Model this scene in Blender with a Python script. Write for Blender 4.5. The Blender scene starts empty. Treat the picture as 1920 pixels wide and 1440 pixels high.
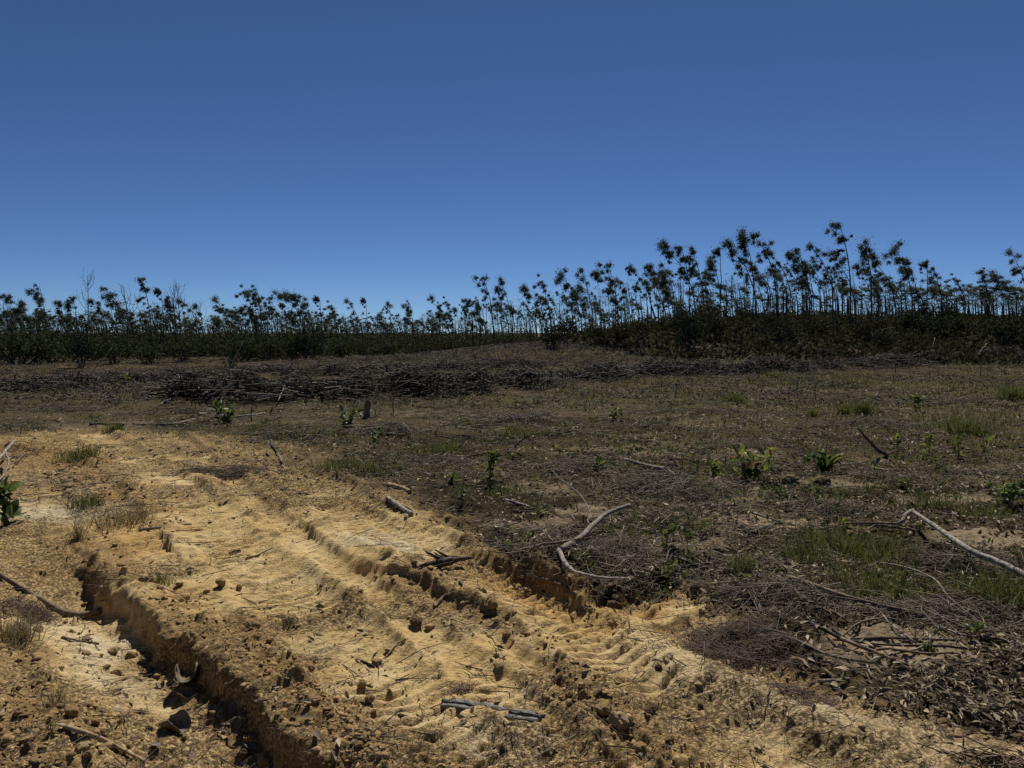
import bpy, math, random
import numpy as np
from mathutils import Vector

random.seed(7)
RNG = np.random.default_rng(7)
SC = bpy.context.scene
COL = SC.collection
R = math.radians

# ------------------------------------------------------------------ camera
CAM_H = 1.6
F = 1450.0                      # focal length in photo pixels (photo 1920 wide)
TILT = math.atan(97.0 / F)      # eye level sits a little above the middle
cam_d = bpy.data.cameras.new('camera')
cam = bpy.data.objects.new('camera', cam_d)
COL.objects.link(cam)
cam.location = (0, 0, CAM_H)
cam.rotation_euler = (R(90) - TILT, 0, 0)
cam_d.sensor_fit = 'HORIZONTAL'
cam_d.angle = 2 * math.atan(960.0 / F)
cam_d.clip_start = 0.05
cam_d.clip_end = 5000
SC.camera = cam

# ------------------------------------------------------------------ sky, sun, exposure
SUN_EL, SUN_AZ = R(51), R(9)    # azimuth: to the right of straight ahead (+Y)
world = bpy.data.worlds.new('World')
SC.world = world
world.use_nodes = True
wn = world.node_tree
wn.nodes.clear()
sky = wn.nodes.new('ShaderNodeTexSky')
sky.sky_type = 'NISHITA'
sky.sun_disc = False
sky.sun_elevation = SUN_EL
sky.sun_rotation = SUN_AZ
sky.altitude = 3000
sky.air_density = 0.7
sky.dust_density = 0.0
sky.ozone_density = 10.0
bg = wn.nodes.new('ShaderNodeBackground')
bg.inputs['Strength'].default_value = 0.060
wo = wn.nodes.new('ShaderNodeOutputWorld')
wn.links.new(sky.outputs[0], bg.inputs[0])
wn.links.new(bg.outputs[0], wo.inputs[0])

sun_d = bpy.data.lights.new('sun', 'SUN')
sun_d.energy = 4.9
sun_d.angle = R(0.53)
sun_d.color = (1.0, 0.95, 0.86)
sun = bpy.data.objects.new('sun', sun_d)
COL.objects.link(sun)
sdir = Vector((math.sin(SUN_AZ) * math.cos(SUN_EL), math.cos(SUN_AZ) * math.cos(SUN_EL), math.sin(SUN_EL)))
sun.rotation_euler = sdir.to_track_quat('Z', 'Y').to_euler()
sun.location = sdir * 60

SC.view_settings.view_transform = 'Standard'
SC.view_settings.look = 'None'
SC.view_settings.gamma = 1.0
SC.view_settings.use_curve_mapping = False
SC.view_settings.exposure = 0.12
SC.render.engine = 'CYCLES'
SC.cycles.max_bounces = 5
SC.cycles.diffuse_bounces = 3
SC.cycles.transparent_max_bounces = 4

# ------------------------------------------------------------------ small maths
def sstep(a, b, v):
    t = np.clip((v - a) / (b - a), 0, 1)
    return t * t * (3 - 2 * t)

def _hash(ix, iy, seed):
    h = (ix.astype(np.int64) * 374761393 + iy.astype(np.int64) * 668265263 + seed * 1442695041) & 0xFFFFFFFF
    h = ((h ^ (h >> 13)) * 1274126177) & 0xFFFFFFFF
    h = ((h ^ (h >> 16)) * 2246822519) & 0xFFFFFFFF
    return ((h ^ (h >> 15)) & 0xFFFFFF) / float(0xFFFFFF)

def vnoise(x, y, seed=0):
    fx, fy = np.floor(x), np.floor(y)
    ix, iy = fx.astype(np.int64), fy.astype(np.int64)
    tx, ty = x - fx, y - fy
    tx = tx * tx * (3 - 2 * tx)
    ty = ty * ty * (3 - 2 * ty)
    a = _hash(ix, iy, seed); b = _hash(ix + 1, iy, seed)
    c = _hash(ix, iy + 1, seed); d = _hash(ix + 1, iy + 1, seed)
    return (a + (b - a) * tx) * (1 - ty) + (c + (d - c) * tx) * ty     # 0..1

def fbm(x, y, freq, octv, seed=0, gain=0.5):
    out = np.zeros_like(x); amp = 1.0; tot = 0
    ca, sa = 0.8, 0.6
    for i in range(octv):
        out += amp * (vnoise(x * freq, y * freq, seed + i * 17) - 0.5)
        tot += amp; amp *= gain; freq *= 2.03
        x, y = ca * x - sa * y, sa * x + ca * y
    return out / tot * 2                                               # about -1..1

def poly(x, y, P, pad=None):
    """distance, signed distance (left positive), arclength to polyline P; pad: look no further than this"""
    P = np.asarray(P)[:, :2]
    if pad and x.size > 50:
        m = (x > P[:, 0].min() - pad) & (x < P[:, 0].max() + pad) & (y > P[:, 1].min() - pad) & (y < P[:, 1].max() + pad)
        b = np.full(x.shape, 9.0); g = np.full(x.shape, -9.0); q = np.zeros_like(x); L = float(np.hypot(*np.diff(P, axis=0).T).sum())
        if m.any():
            b[m], g[m], q[m], L = poly(x[m], y[m], P)
        return b, g, q, L
    best = np.full(x.shape, 1e9); sg = np.zeros_like(x); ss = np.zeros_like(x)
    s0 = 0.0
    for i in range(len(P) - 1):
        a, b = P[i], P[i + 1]
        d = b - a; L = math.hypot(*d); d = d / L
        rx, ry = x - a[0], y - a[1]
        t = np.clip(rx * d[0] + ry * d[1], 0, L)
        qx, qy = rx - d[0] * t, ry - d[1] * t
        dist = np.hypot(qx, qy)
        m = dist < best
        best = np.where(m, dist, best)
        sg = np.where(m, np.where(d[0] * ry - d[1] * rx >= 0, 1.0, -1.0), sg)
        ss = np.where(m, s0 + t, ss)
        s0 += L
    return best, sg * best, ss, s0

CT, ST = math.cos(TILT), math.sin(TILT)
def ray(u, v):
    a, b = (u - 960) / F, (v - 720) / F
    return np.array([a, CT - b * ST, -ST - b * CT])

def flat(u, v, z=0.0):
    d = ray(u, v)
    t = (z - CAM_H) / d[2]
    return (d[0] * t, d[1] * t)

def PL(pts):
    return [flat(u, v) for u, v in pts]

# ------------------------------------------------------------------ terrain
DITCH = PL([(110, 1010), (150, 1062), (187, 1099), (238, 1126), (290, 1160), (308, 1196), (368, 1222), (415, 1272), (458, 1295), (505, 1345), (550, 1395), (620, 1455), (760, 1570)])
STEPB = PL([(600, 1010), (660, 1052), (735, 1085), (800, 1103), (862, 1138), (950, 1165), (1010, 1205), (1085, 1300), (1180, 1385), (1280, 1470)])
PIT = PL([(720, 940), (830, 965), (930, 1018), (985, 1068), (1045, 1105), (1105, 1132), (1165, 1130), (1230, 1098), (1300, 1112), (1352, 1150), (1430, 1215), (1560, 1295), (1760, 1345), (1960, 1400)])
BANK = PL([(-40, 842), (60, 850), (140, 862), (190, 888), (235, 935), (300, 1010)])
BERM = PL([(1080, 1165), (1200, 1215), (1330, 1290), (1500, 1350), (1720, 1405), (1950, 1460)])
T1 = PL([(170, 812), (270, 880), (360, 950), (450, 1040), (590, 1160), (740, 1300), (900, 1460)])
T2 = PL([(430, 815), (540, 880), (650, 965), (790, 1035), (930, 1095), (1080, 1190), (1290, 1330), (1480, 1450)])
T4 = PL([(330, 815), (430, 900), (560, 1010), (700, 1110), (850, 1230), (1000, 1350), (1120, 1460)])
T5 = PL([(620, 900), (740, 985), (860, 1042), (1000, 1120), (1120, 1180)])
T3 = PL([(60, 1010), (110, 1110), (190, 1200), (250, 1290), (370, 1400), (430, 1470)])
LBANK = PL([(-60, 1040), (20, 1110), (80, 1210), (130, 1320), (260, 1450)])
CLAYTOP = [(-400, 815), (0, 818), (150, 806), (330, 808), (480, 812), (545, 850), (650, 892), (745, 925), (930, 1012), (1060, 1100), (1130, 1120), (1300, 1110), (1370, 1160), (1450, 1225), (1560, 1285), (1760, 1330), (1930, 1385), (2400, 1480)]
CLAYLINE = PL(CLAYTOP)
WHITE = [(*flat(u, v), rx, ry, am) for u, v, rx, ry, am in ((150, 965, 0.45, 0.5, 1.0), (60, 905, 0.45, 0.4, 0.9), (215, 1175, 0.22, 0.22, 0.9), (1450, 982, 0.35, 0.22, 1.0), (1180, 845, 0.7, 0.3, 0.8), (700, 1010, 0.3, 0.5, 0.5), (720, 1030, 0.25, 0.25, 0.6), (1850, 1010, 0.6, 0.3, 0.8), (1850, 905, 0.8, 0.4, 0.6), (1640, 1230, 0.4, 0.2, 0.6), (950, 1390, 0.2, 0.2, 0.5), (1700, 1210, 0.4, 0.3, 0.7), (1800, 940, 0.7, 0.3, 0.8), (1560, 905, 0.6, 0.3, 0.6), (1390, 850, 0.6, 0.25, 0.6), (1000, 990, 0.4, 0.3, 0.6), (1100, 960, 0.3, 0.25, 0.7), (1250, 835, 0.6, 0.25, 0.5), (560, 790, 1.2, 0.5, 0.4), (1050, 845, 0.6, 0.25, 0.5), (1650, 1040, 0.3, 0.2, 0.6))]

WR = {  # slash windrows: pixel run along the foot, half width, height
    'a': ([(330, 762), (430, 752), (560, 750), (700, 748), (800, 742), (900, 738)], 0.85, 0.44),
    'b': ([(900, 738), (1000, 728), (1100, 716), (1200, 708), (1330, 704), (1440, 699)], 0.85, 0.38),
    'c': ([(1440, 699), (1560, 692), (1660, 684), (1760, 678), (1900, 668)], 1.0, 0.34),
    'd': ([(-60, 742), (60, 733), (180, 726), (300, 716), (420, 708), (520, 704)], 0.8, 0.26),
    'e': ([(520, 706), (640, 704), (760, 700), (900, 690), (1010, 690)], 0.9, 0.28),
}

def base(x, y):
    z = -0.011 * np.clip(y - 12, 0, 75)
    az = x / np.maximum(y, 1.0)
    z = z + 3.4 * sstep(32, 72, y) * sstep(0.03, 0.34, az)
    z = z + 1.45 * np.exp(-((x - 5.5) / 12.0) ** 2 - ((y - 50) / 8.0) ** 2)
    z = z + 0.35 * fbm(x, y, 0.045, 2, 3) * sstep(14, 45, y)
    return z

WRW = None
def hbig(x, y):
    z = base(x, y)
    if WRW:
        for P, hw, h in WRW.values():
            d, _, s, L = poly(x, y, P, 3.0)
            z = z + h * 0.40 * np.exp(-(d / hw) ** 2) * (0.7 + 0.6 * vnoise(s * 0.9, s * 0 + 3.0, 5))
    return z

def march(u, v, hf):
    d = ray(u, v)
    t = np.geomspace(1.6, 300, 1300)
    x, y, z = d[0] * t, d[1] * t, CAM_H + d[2] * t
    g = hf(x, y)
    m = np.nonzero(z < g)[0]
    if len(m) == 0:
        i = len(t) - 1
    else:
        i = m[0]
    if i > 0:
        a, b = z[i - 1] - g[i - 1], z[i] - g[i]
        k = a / (a - b) if a != b else 1.0
        tt = t[i - 1] + (t[i] - t[i - 1]) * k
    else:
        tt = t[i]
    return np.array([d[0] * tt, d[1] * tt, CAM_H + d[2] * tt])

WRW = {k: ([march(u, v, base)[:2] for u, v in p], hw, h) for k, (p, hw, h) in WR.items()}

def clay_mask(x, y):
    """1 on the scraped clay, 0 on the litter covered soil"""
    _, sd, s, L = poly(x, y, CLAYLINE)
    d = -sd                                   # right of the line (towards the camera) is clay
    d = d + 0.42 * fbm(x, y, 1.1, 5, 41, 0.6) * np.clip(0.25 + y / 8, 0.3, 2.2)
    k = 1 + 6 * sstep(6.0, 10.0, y)
    return sstep(-0.10 * k, 0.14 * k, d)

def detail(x, y):
    """near field relief and soil masks"""
    near = 1 - sstep(13, 20, np.hypot(x, y))
    wob = 0.075 * fbm(x, y, 2.6, 3, 11) + 0.035 * fbm(x, y, 9.0, 3, 12, 0.6)
    clay = clay_mask(x, y)
    z = np.zeros_like(x)
    crumb = np.zeros_like(x)                  # where loose clods lie
    smooth = np.zeros_like(x)
    orange = np.zeros_like(x)
    pale = np.zeros_like(x)
    # long ditch cut by a wheel
    d, sd, s, L = poly(x, y, DITCH, 1.9)
    t = -sd + wob
    grow = sstep(0.55, 1.5, s)
    D = 0.115 * grow * (0.75 + 0.5 * vnoise(s * 2.2, s * 0 + 1.5, 9))
    prof = np.where(t < 0, 0.0, sstep(0.0, 0.035, t) * (1 - sstep(0.07, 0.50, t) * 0.82))
    z = z - D * prof
    z = z + 0.04 * grow * np.exp(-((t + 0.10) / 0.12) ** 2) * (1 - sstep(-0.03, 0.03, t))
    crumb += (0.9 * np.exp(-((t + 0.17) / 0.16) ** 2) + 0.35 * np.exp(-((t - 0.12) / 0.1) ** 2)) * sstep(0.0, 0.8, s)
    pale += 0.8 * np.exp(-((t - 0.30) / 0.16) ** 2) * grow * np.exp(-((s - 2.2) / 0.9) ** 2)
    # step across the middle of the track
    d, sd, s, L = poly(x, y, STEPB, 1.9)
    t = sd + wob
    h = 0.062 * np.exp(-((s - 1.75) / 1.15) ** 2) * (0.5 + 1.0 * vnoise(s * 3.5, s * 0 + 4.4, 14)) + 0.012
    z = z + h * sstep(-0.03, 0.025, t) * (1 - sstep(0.10, 0.75, t)) - 0.025 * np.exp(-((t + 0.12) / 0.12) ** 2)
    crumb += 0.75 * np.exp(-((t + 0.03) / 0.13) ** 2) * sstep(0.5, 1.3, s)
    # pit with an undercut bank
    d, sd, s, L = poly(x, y, PIT, 1.9)
    t = sd + wob * 1.2
    sp = 3.05
    h = 0.085 * np.exp(-((s - sp) / 0.75) ** 2) * (0.7 + 0.6 * vnoise(s * 3.1, s * 0 + 2.2, 8)) + 0.035 * (1 - sstep(4.2, 5.2, s)) * sstep(0, 1, s) + 0.008
    z = z + h * sstep(-0.05, 0.05, t) * (1 - sstep(0.12, 1.3, t))
    z = z - 0.045 * np.exp(-((t + 0.12) / 0.25) ** 2) * np.exp(-((s - sp) / 0.6) ** 2)
    crumb += 0.55 * np.exp(-((t - 0.1) / 0.3) ** 2) * np.exp(-((s - sp) / 1.4) ** 2)
    crumb += 0.35 * np.exp(-((t - 0.05) / 0.2) ** 2)
    orange += np.exp(-((t + 0.12) / 0.28) ** 2) * np.exp(-((s - sp) / 0.8) ** 2)
    # bank behind the left wheel mark
    d, sd, s, L = poly(x, y, BANK, 1.9)
    t = sd + wob * 1.5
    z = z + 0.055 * sstep(-0.07, 0.06, t) * (1 - sstep(0.2, 1.4, t))
    orange += 0.7 * np.exp(-((t + 0.2) / 0.35) ** 2)
    crumb += 0.4 * np.exp(-(t / 0.25) ** 2)
    # pushed up berm on the right, smooth and pale
    d, sd, s, L = poly(x, y, BERM, 1.9)
    k = np.exp(-((d + 0.0) / 0.15) ** 2) * sstep(0.0, 0.8, s)
    z = z + 0.045 * k
    smooth = np.maximum(smooth, k * 0.9)
    pale += 0.65 * np.exp(-((d) / 0.22) ** 2) * sstep(0.2, 1.0, s)
    # left bank of loose soil
    d, sd, s, L = poly(x, y, LBANK)
    t = -sd + wob
    z = z + 0.10 * sstep(-0.05, 0.3, t)
    crumb += 0.8 * sstep(-0.1, 0.25, t)
    # wheel and crawler marks
    for P, w, amp, ph in ((T1, 0.27, 0.024, 0.0), (T2, 0.25, 0.024, 1.1), (T3, 0.26, 0.009, 2.0), (T4, 0.14, 0.018, 3.0), (T5, 0.16, 0.014, 4.0)):
        d, sd, s, L = poly(x, y, P, 0.6)
        d = d + 0.05 * fbm(x, y, 3.0, 2, 35)
        q = np.clip(1 - (np.abs(d) / w) ** 4, 0, 1)
        z = z - 0.034 * q + 0.034 * np.exp(-((d - w - 0.05) / 0.05) ** 2) * sstep(0.25, 0.7, vnoise(s * 1.9, np.sign(sd) + ph, 36))
        smooth = np.maximum(smooth, q * (0.45 + 0.55 * vnoise(s * 1.3, s * 0 + ph, 21)))
        wv = np.abs(((s + 0.35 * np.abs(sd) + 0.03 * fbm(x, y, 5.0, 2, 31)) / 0.092) % 1.0 - 0.5) * 2
        z = z + amp * (sstep(0.38, 0.62, wv) - 0.5) * q * (0.6 + 0.8 * vnoise(x * 14, y * 14, 37)) * sstep(0.28, 0.52, vnoise(x * 1.3 + 9, y * 1.3, 33))
    # ripples scraped by the blade
    fine = 1 - sstep(9, 14, np.hypot(x, y))
    ang = 0.6
    xr = x * math.cos(ang) + y * math.sin(ang)
    yr = -x * math.sin(ang) + y * math.cos(ang)
    rip = fbm(xr * 0.35, yr * 2.2, 6.0, 3, 51)
    rough = (1 - 0.72 * smooth)
    z = z + clay * rough * (0.030 * rip + 0.030 * fbm(x, y, 2.4, 5, 61, 0.60))
    z = z + clay * (0.35 + 0.65 * rough) * 0.010 * np.abs(fbm(xr * 0.5, yr, 17.0, 3, 55, 0.6))
    st = 1 - np.abs(fbm(xr * 0.28, yr, 8.5, 3, 57, 0.55)) * 2.2
    z = z + clay * (0.25 + 0.75 * rough) * (0.026 * np.clip(st, -0.2, 1) * sstep(0.38, 0.62, vnoise(x * 1.7, y * 1.7, 58)) + 0.030 * (0.5 - 1.7 * np.abs(fbm(xr, yr * 0.08, 3.4, 3, 56, 0.6))))
    gm = (0.45 + 1.0 * sstep(0.30, 0.65, vnoise(x * 2.1 + 5, y * 2.1, 63))) * (1 - 0.4 * smooth)
    z = z + clay * gm * (0.012 * fbm(x, y, 11.0, 4, 59, 0.68) + 0.005 * fine * fbm(x, y, 34.0, 2, 60, 0.7))
    rid = 1 - np.abs(fbm(x, y, 3.1, 4, 71, 0.6))
    z = z + (1 - clay) * (0.11 * fbm(x, y, 1.7, 6, 62, 0.70) + 0.030 * (rid - 0.8) * 2)
    bump = np.clip(fbm(x, y, 7.0, 3, 81, 0.6), 0, 1)
    z = z + 0.05 * bump * np.clip(crumb, 0, 1.2) + 0.016 * np.clip(crumb, 0, 1) * fbm(x, y, 24.0, 2, 82)
    duff = sstep(-0.10, 0.20, fbm(xr * 0.55, yr, 1.25, 5, 131, 0.6) + 0.12 * np.clip(crumb, 0, 1) - 0.22 * smooth + 0.16 * sstep(4.5, 7, np.hypot(x, y)) + 0.30 * sstep(7.2, 10.5, np.hypot(x, y)))
    z = z + clay * duff * (0.008 + 0.022 * np.abs(fbm(x, y, 19.0, 3, 133, 0.6)))
    # scattered bare pale patches in the litter
    pale = pale + 0.55 * sstep(0.22, 0.5, fbm(x, y, 0.9, 4, 95))
    for wx, wy, rx, ry, am in WHITE:
        q = ((x - wx) / rx) ** 2 + ((y - wy) / ry) ** 2 + 0.9 * fbm(x, y, 2.6, 4, 96, 0.6)
        pale = pale + am * (1 - sstep(0.45, 1.0, q))
        smooth = np.maximum(smooth, 0.25 * (1 - sstep(0.45, 1.0, q)))
    far_mult = near
    return z * far_mult, clay, np.clip(crumb, 0, 1.5), np.clip(pale, 0, 1), np.clip(orange, 0, 1), duff

GRID = {}
def cell(x, y):
    r = np.clip(np.hypot(x, y), GRID['r'][0], GRID['r'][-1] * 0.999); a = np.arctan2(x, y) % (2 * math.pi)
    i = np.clip(np.searchsorted(GRID['r'], r, 'right') - 1, 0, len(GRID['r']) - 2)
    a = np.where(a < GRID['a'][0], a + 2 * math.pi, a)
    j = np.clip(np.searchsorted(GRID['a'], a, 'right') - 1, 0, len(GRID['a']) - 2)
    fi = (r - GRID['r'][i]) / (GRID['r'][i + 1] - GRID['r'][i]); fj = (a - GRID['a'][j]) / (GRID['a'][j + 1] - GRID['a'][j])
    return i, j, fi, fj

def look(name, x, y, c=None):
    A = GRID[name]; i, j, fi, fj = c or cell(x, y)
    return (A[i, j] * (1 - fj) + A[i, j + 1] * fj) * (1 - fi) + (A[i + 1, j] * (1 - fj) + A[i + 1, j + 1] * fj) * fi

def masks(x, y):
    c = cell(x, y)
    return [look(k, x, y, c) for k in ('clay', 'crumb', 'duff')]

def H(x, y):
    x = np.atleast_1d(np.asarray(x, float)); y = np.atleast_1d(np.asarray(y, float))
    return look('z', x, y) if GRID else hraw(x, y)

LAST = {}
def hraw(x, y):
    x = np.atleast_1d(np.asarray(x, float)); y = np.atleast_1d(np.asarray(y, float))
    z = hbig(x, y)
    r = np.hypot(x, y)
    m = r < 20
    if m.any():
        LAST['d'] = detail(x[m], y[m])
        z[m] += LAST['d'][0]
    m2 = ~(r < 13)
    if m2.any():
        z[m2] += 0.05 * fbm(x[m2], y[m2], 0.9, 3, 62) * sstep(13, 20, r[m2])
    return z

def H1(x, y):
    return float(H(x, y)[0])

def G(u, v, lift=0.0):
    p = march(u, v, H)
    p[2] = H1(p[0], p[1]) + lift
    return p

# ------------------------------------------------------------------ materials
def mat(name):
    m = bpy.data.materials.new(name)
    m.use_nodes = True
    nt = m.node_tree
    nt.nodes.clear()
    out = nt.nodes.new('ShaderNodeOutputMaterial')
    return m, nt, out

def N(nt, kind, **kw):
    n = nt.nodes.new(kind)
    for k, v in kw.items():
        if k in n.inputs:
            n.inputs[k].default_value = v
        else:
            setattr(n, k, v)
    return n

def mixc(nt, fac, a, b, blend='MIX'):
    n = nt.nodes.new('ShaderNodeMix')
    n.data_type = 'RGBA'
    n.blend_type = blend
    for sock, v in ((n.inputs['Factor'], fac), (n.inputs[6], a), (n.inputs[7], b)):
        if isinstance(v, (int, float)):
            sock.default_value = v
        elif isinstance(v, tuple):
            sock.default_value = (*v, 1)
        else:
            nt.links.new(v, sock)
    return n.outputs[2]

def ramp(nt, src, a, b):
    n = nt.nodes.new('ShaderNodeMapRange')
    n.interpolation_type = 'SMOOTHSTEP'
    nt.links.new(src, n.inputs['Value'])
    n.inputs['From Min'].default_value = a
    n.inputs['From Max'].default_value = b
    return n.outputs['Result']

def attr(nt, name):
    n = nt.nodes.new('ShaderNodeAttribute')
    n.attribute_name = name
    return n.outputs['Fac']

def ground_material():
    m, nt, out = mat('bare_clay_and_litter_soil')
    tc = N(nt, 'ShaderNodeTexCoord')
    def noise(scale, detail=5, rough=0.55, dist=0.0):
        n = N(nt, 'ShaderNodeTexNoise')
        n.inputs['Scale'].default_value = scale
        n.inputs['Detail'].default_value = detail
        n.inputs['Roughness'].default_value = rough
        n.inputs['Distortion'].default_value = dist
        nt.links.new(tc.outputs['Object'], n.inputs['Vector'])
        return n.outputs['Fac']
    clay, pale, orange, crumb, dry, grass, duff = (attr(nt, a) for a in ('clay', 'pale', 'orange', 'crumb', 'dry', 'grass', 'duff'))
    n1, n2, n3, n4 = noise(2.3, 6), noise(14, 5), noise(60, 4, 0.6), noise(190, 3, 0.6)
    c = mixc(nt, ramp(nt, n1, 0.38, 0.66), (0.49, 0.345, 0.15), (0.58, 0.44, 0.225))
    c = mixc(nt, ramp(nt, n2, 0.48, 0.74), c, (0.30, 0.195, 0.085))
    om = N(nt, 'ShaderNodeMath', operation='MULTIPLY')
    nt.links.new(orange, om.inputs[0]); om.inputs[1].default_value = 0.7
    c = mixc(nt, om.outputs[0], c, (0.47, 0.27, 0.085))
    c = mixc(nt, pale, c, (0.54, 0.44, 0.275))
    # damp crumbs and organic specks
    c = mixc(nt, ramp(nt, n3, 0.60, 0.78), c, (0.21, 0.135, 0.06))
    c = mixc(nt, ramp(nt, n4, 0.64, 0.78), c, (0.13, 0.09, 0.05))
    df = N(nt, 'ShaderNodeMath', operation='MULTIPLY')
    nt.links.new(duff, df.inputs[0])
    nt.links.new(ramp(nt, n3, 0.34, 0.58), df.inputs[1])
    c = mixc(nt, df.outputs[0], c, (0.13, 0.084, 0.040))
    cr = N(nt, 'ShaderNodeMath', operation='MULTIPLY')
    nt.links.new(crumb, cr.inputs[0])
    nt.links.new(ramp(nt, n2, 0.30, 0.6), cr.inputs[1])
    c = mixc(nt, cr.outputs[0], c, (0.27, 0.175, 0.075))
    d = mixc(nt, ramp(nt, n2, 0.35, 0.7), (0.040, 0.031, 0.017), (0.084, 0.064, 0.034))
    d = mixc(nt, ramp(nt, n3, 0.55, 0.75), d, (0.14, 0.10, 0.06))
    d = mixc(nt, ramp(nt, n4, 0.55, 0.68), d, (0.035, 0.026, 0.02))
    n0 = noise(0.75, 5, 0.6)
    d = mixc(nt, ramp(nt, n0, 0.42, 0.60), mixc(nt, 1.0, d, (0.50, 0.48, 0.46), 'MULTIPLY'), mixc(nt, 1.0, d, (1.25, 1.2, 1.1), 'MULTIPLY'))
    dp = N(nt, 'ShaderNodeMath', operation='MULTIPLY')
    nt.links.new(pale, dp.inputs[0]); dp.inputs[1].default_value = 0.7
    d = mixc(nt, dp.outputs[0], d, (0.40, 0.31, 0.20))
    dm = N(nt, 'ShaderNodeMath', operation='MULTIPLY')
    nt.links.new(dry, dm.inputs[0]); dm.inputs[1].default_value = 0.7
    d = mixc(nt, dm.outputs[0], d, (0.088, 0.066, 0.034))
    gm = N(nt, 'ShaderNodeMath', operation='MULTIPLY')
    nt.links.new(grass, gm.inputs[0]); nt.links.new(ramp(nt, n2, 0.3, 0.62), gm.inputs[1])
    d = mixc(nt, gm.outputs[0], d, (0.062, 0.057, 0.019))
    col = mixc(nt, clay, d, c)
    b = N(nt, 'ShaderNodeBsdfPrincipled')
    nt.links.new(col, b.inputs['Base Color'])
    b.inputs['Roughness'].default_value = 1.0
    b.inputs['Specular IOR Level'].default_value = 0.05
    h1 = N(nt, 'ShaderNodeMath', operation='MULTIPLY_ADD')
    nt.links.new(n3, h1.inputs[0]); h1.inputs[1].default_value = 1.6; nt.links.new(n2, h1.inputs[2])
    h2 = N(nt, 'ShaderNodeMath', operation='MULTIPLY_ADD')
    nt.links.new(n4, h2.inputs[0]); h2.inputs[1].default_value = 0.7; nt.links.new(h1.outputs[0], h2.inputs[2])
    bp = N(nt, 'ShaderNodeBump')
    bp.inputs['Strength'].default_value = 0.8
    bp.inputs['Distance'].default_value = 0.012
    nt.links.new(h2.outputs[0], bp.inputs['Height'])
    nt.links.new(bp.outputs[0], b.inputs['Normal'])
    nt.links.new(b.outputs[0], out.inputs[0])
    return m

def solid_material(name, c1, c2, scale=30, rough=0.9, bump=0.3, stretch=None, tint=None, spec=0.2, dist=0.004):
    """noise between two colours; tint: a third colour mixed in by the 'tint' attribute of each piece"""
    m, nt, out = mat(name)
    tc = N(nt, 'ShaderNodeTexCoord')
    mp = N(nt, 'ShaderNodeMapping')
    nt.links.new(tc.outputs['Object'], mp.inputs['Vector'])
    if stretch:
        mp.inputs['Scale'].default_value = stretch
    n = N(nt, 'ShaderNodeTexNoise')
    n.inputs['Scale'].default_value = scale
    n.inputs['Detail'].default_value = 5
    n.inputs['Roughness'].default_value = 0.62
    nt.links.new(mp.outputs[0], n.inputs['Vector'])
    c = mixc(nt, ramp(nt, n.outputs['Fac'], 0.36, 0.66), c1, c2)
    if tint:
        c = mixc(nt, attr(nt, 'tint'), c, tint)
    b = N(nt, 'ShaderNodeBsdfPrincipled')
    nt.links.new(c, b.inputs['Base Color'])
    b.inputs['Roughness'].default_value = rough
    b.inputs['Specular IOR Level'].default_value = spec
    if bump:
        bp = N(nt, 'ShaderNodeBump')
        bp.inputs['Strength'].default_value = bump
        bp.inputs['Distance'].default_value = dist
        nt.links.new(n.outputs['Fac'], bp.inputs['Height'])
        nt.links.new(bp.outputs[0], b.inputs['Normal'])
    nt.links.new(b.outputs[0], out.inputs[0])
    return m

def leaf_material(name, c1, c2, trans=0.45, rough=0.45, spec=0.35, tcol=None):
    m, nt, out = mat(name)
    c = mixc(nt, attr(nt, 'tint'), c1, c2)
    b = N(nt, 'ShaderNodeBsdfPrincipled')
    nt.links.new(c, b.inputs['Base Color'])
    b.inputs['Roughness'].default_value = rough
    b.inputs['Specular IOR Level'].default_value = spec
    t = N(nt, 'ShaderNodeBsdfTranslucent')
    if tcol:
        t.inputs['Color'].default_value = (*tcol, 1)
    else:
        nt.links.new(c, t.inputs['Color'])
    mx = N(nt, 'ShaderNodeMixShader')
    mx.inputs[0].default_value = trans
    nt.links.new(b.outputs[0], mx.inputs[1])
    nt.links.new(t.outputs[0], mx.inputs[2])
    nt.links.new(mx.outputs[0], out.inputs[0])
    return m

M = {}
M['ground'] = ground_material()
M['clod'] = solid_material('clay_clod', (0.25, 0.16, 0.07), (0.42, 0.28, 0.12), 25, 0.95, 0.8, tint=(0.13, 0.085, 0.045), dist=0.01)
M['pale_clod'] = solid_material('pale_clay_clod', (0.34, 0.24, 0.12), (0.44, 0.33, 0.18), 25, 0.95, 0.8, dist=0.01)
M['dark_clod'] = solid_material('dark_soil_clod', (0.09, 0.06, 0.036), (0.20, 0.135, 0.07), 25, 0.95, 0.8, tint=(0.06, 0.042, 0.03), dist=0.01)
M['grey_wood'] = solid_material('weathered_grey_wood', (0.13, 0.108, 0.082), (0.27, 0.235, 0.19), 34, 0.85, 0.6, spec=0.12)
M['white_wood'] = solid_material('pale_peeled_wood', (0.10, 0.085, 0.065), (0.40, 0.36, 0.30), 40, 0.8, 0.5, spec=0.15)
M['brown_wood'] = solid_material('brown_bark_wood', (0.095, 0.065, 0.042), (0.22, 0.16, 0.105), 34, 0.85, 0.6)
M['tan_wood'] = solid_material('tan_split_wood', (0.24, 0.16, 0.085), (0.42, 0.31, 0.19), 34, 0.8, 0.5)
M['char'] = solid_material('charred_wood', (0.03, 0.025, 0.02), (0.085, 0.068, 0.055), 40, 0.8, 0.7)
M['slate_wood'] = solid_material('slate_grey_split_wood', (0.065, 0.06, 0.052), (0.19, 0.178, 0.155), 16, 0.7, 0.9, stretch=(1.0, 9.0, 9.0), spec=0.3, dist=0.006)
M['trunk'] = solid_material('eucalyptus_bark', (0.045, 0.036, 0.028), (0.11, 0.09, 0.072), 6, 0.85, 0.3, dist=0.02)
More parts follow.
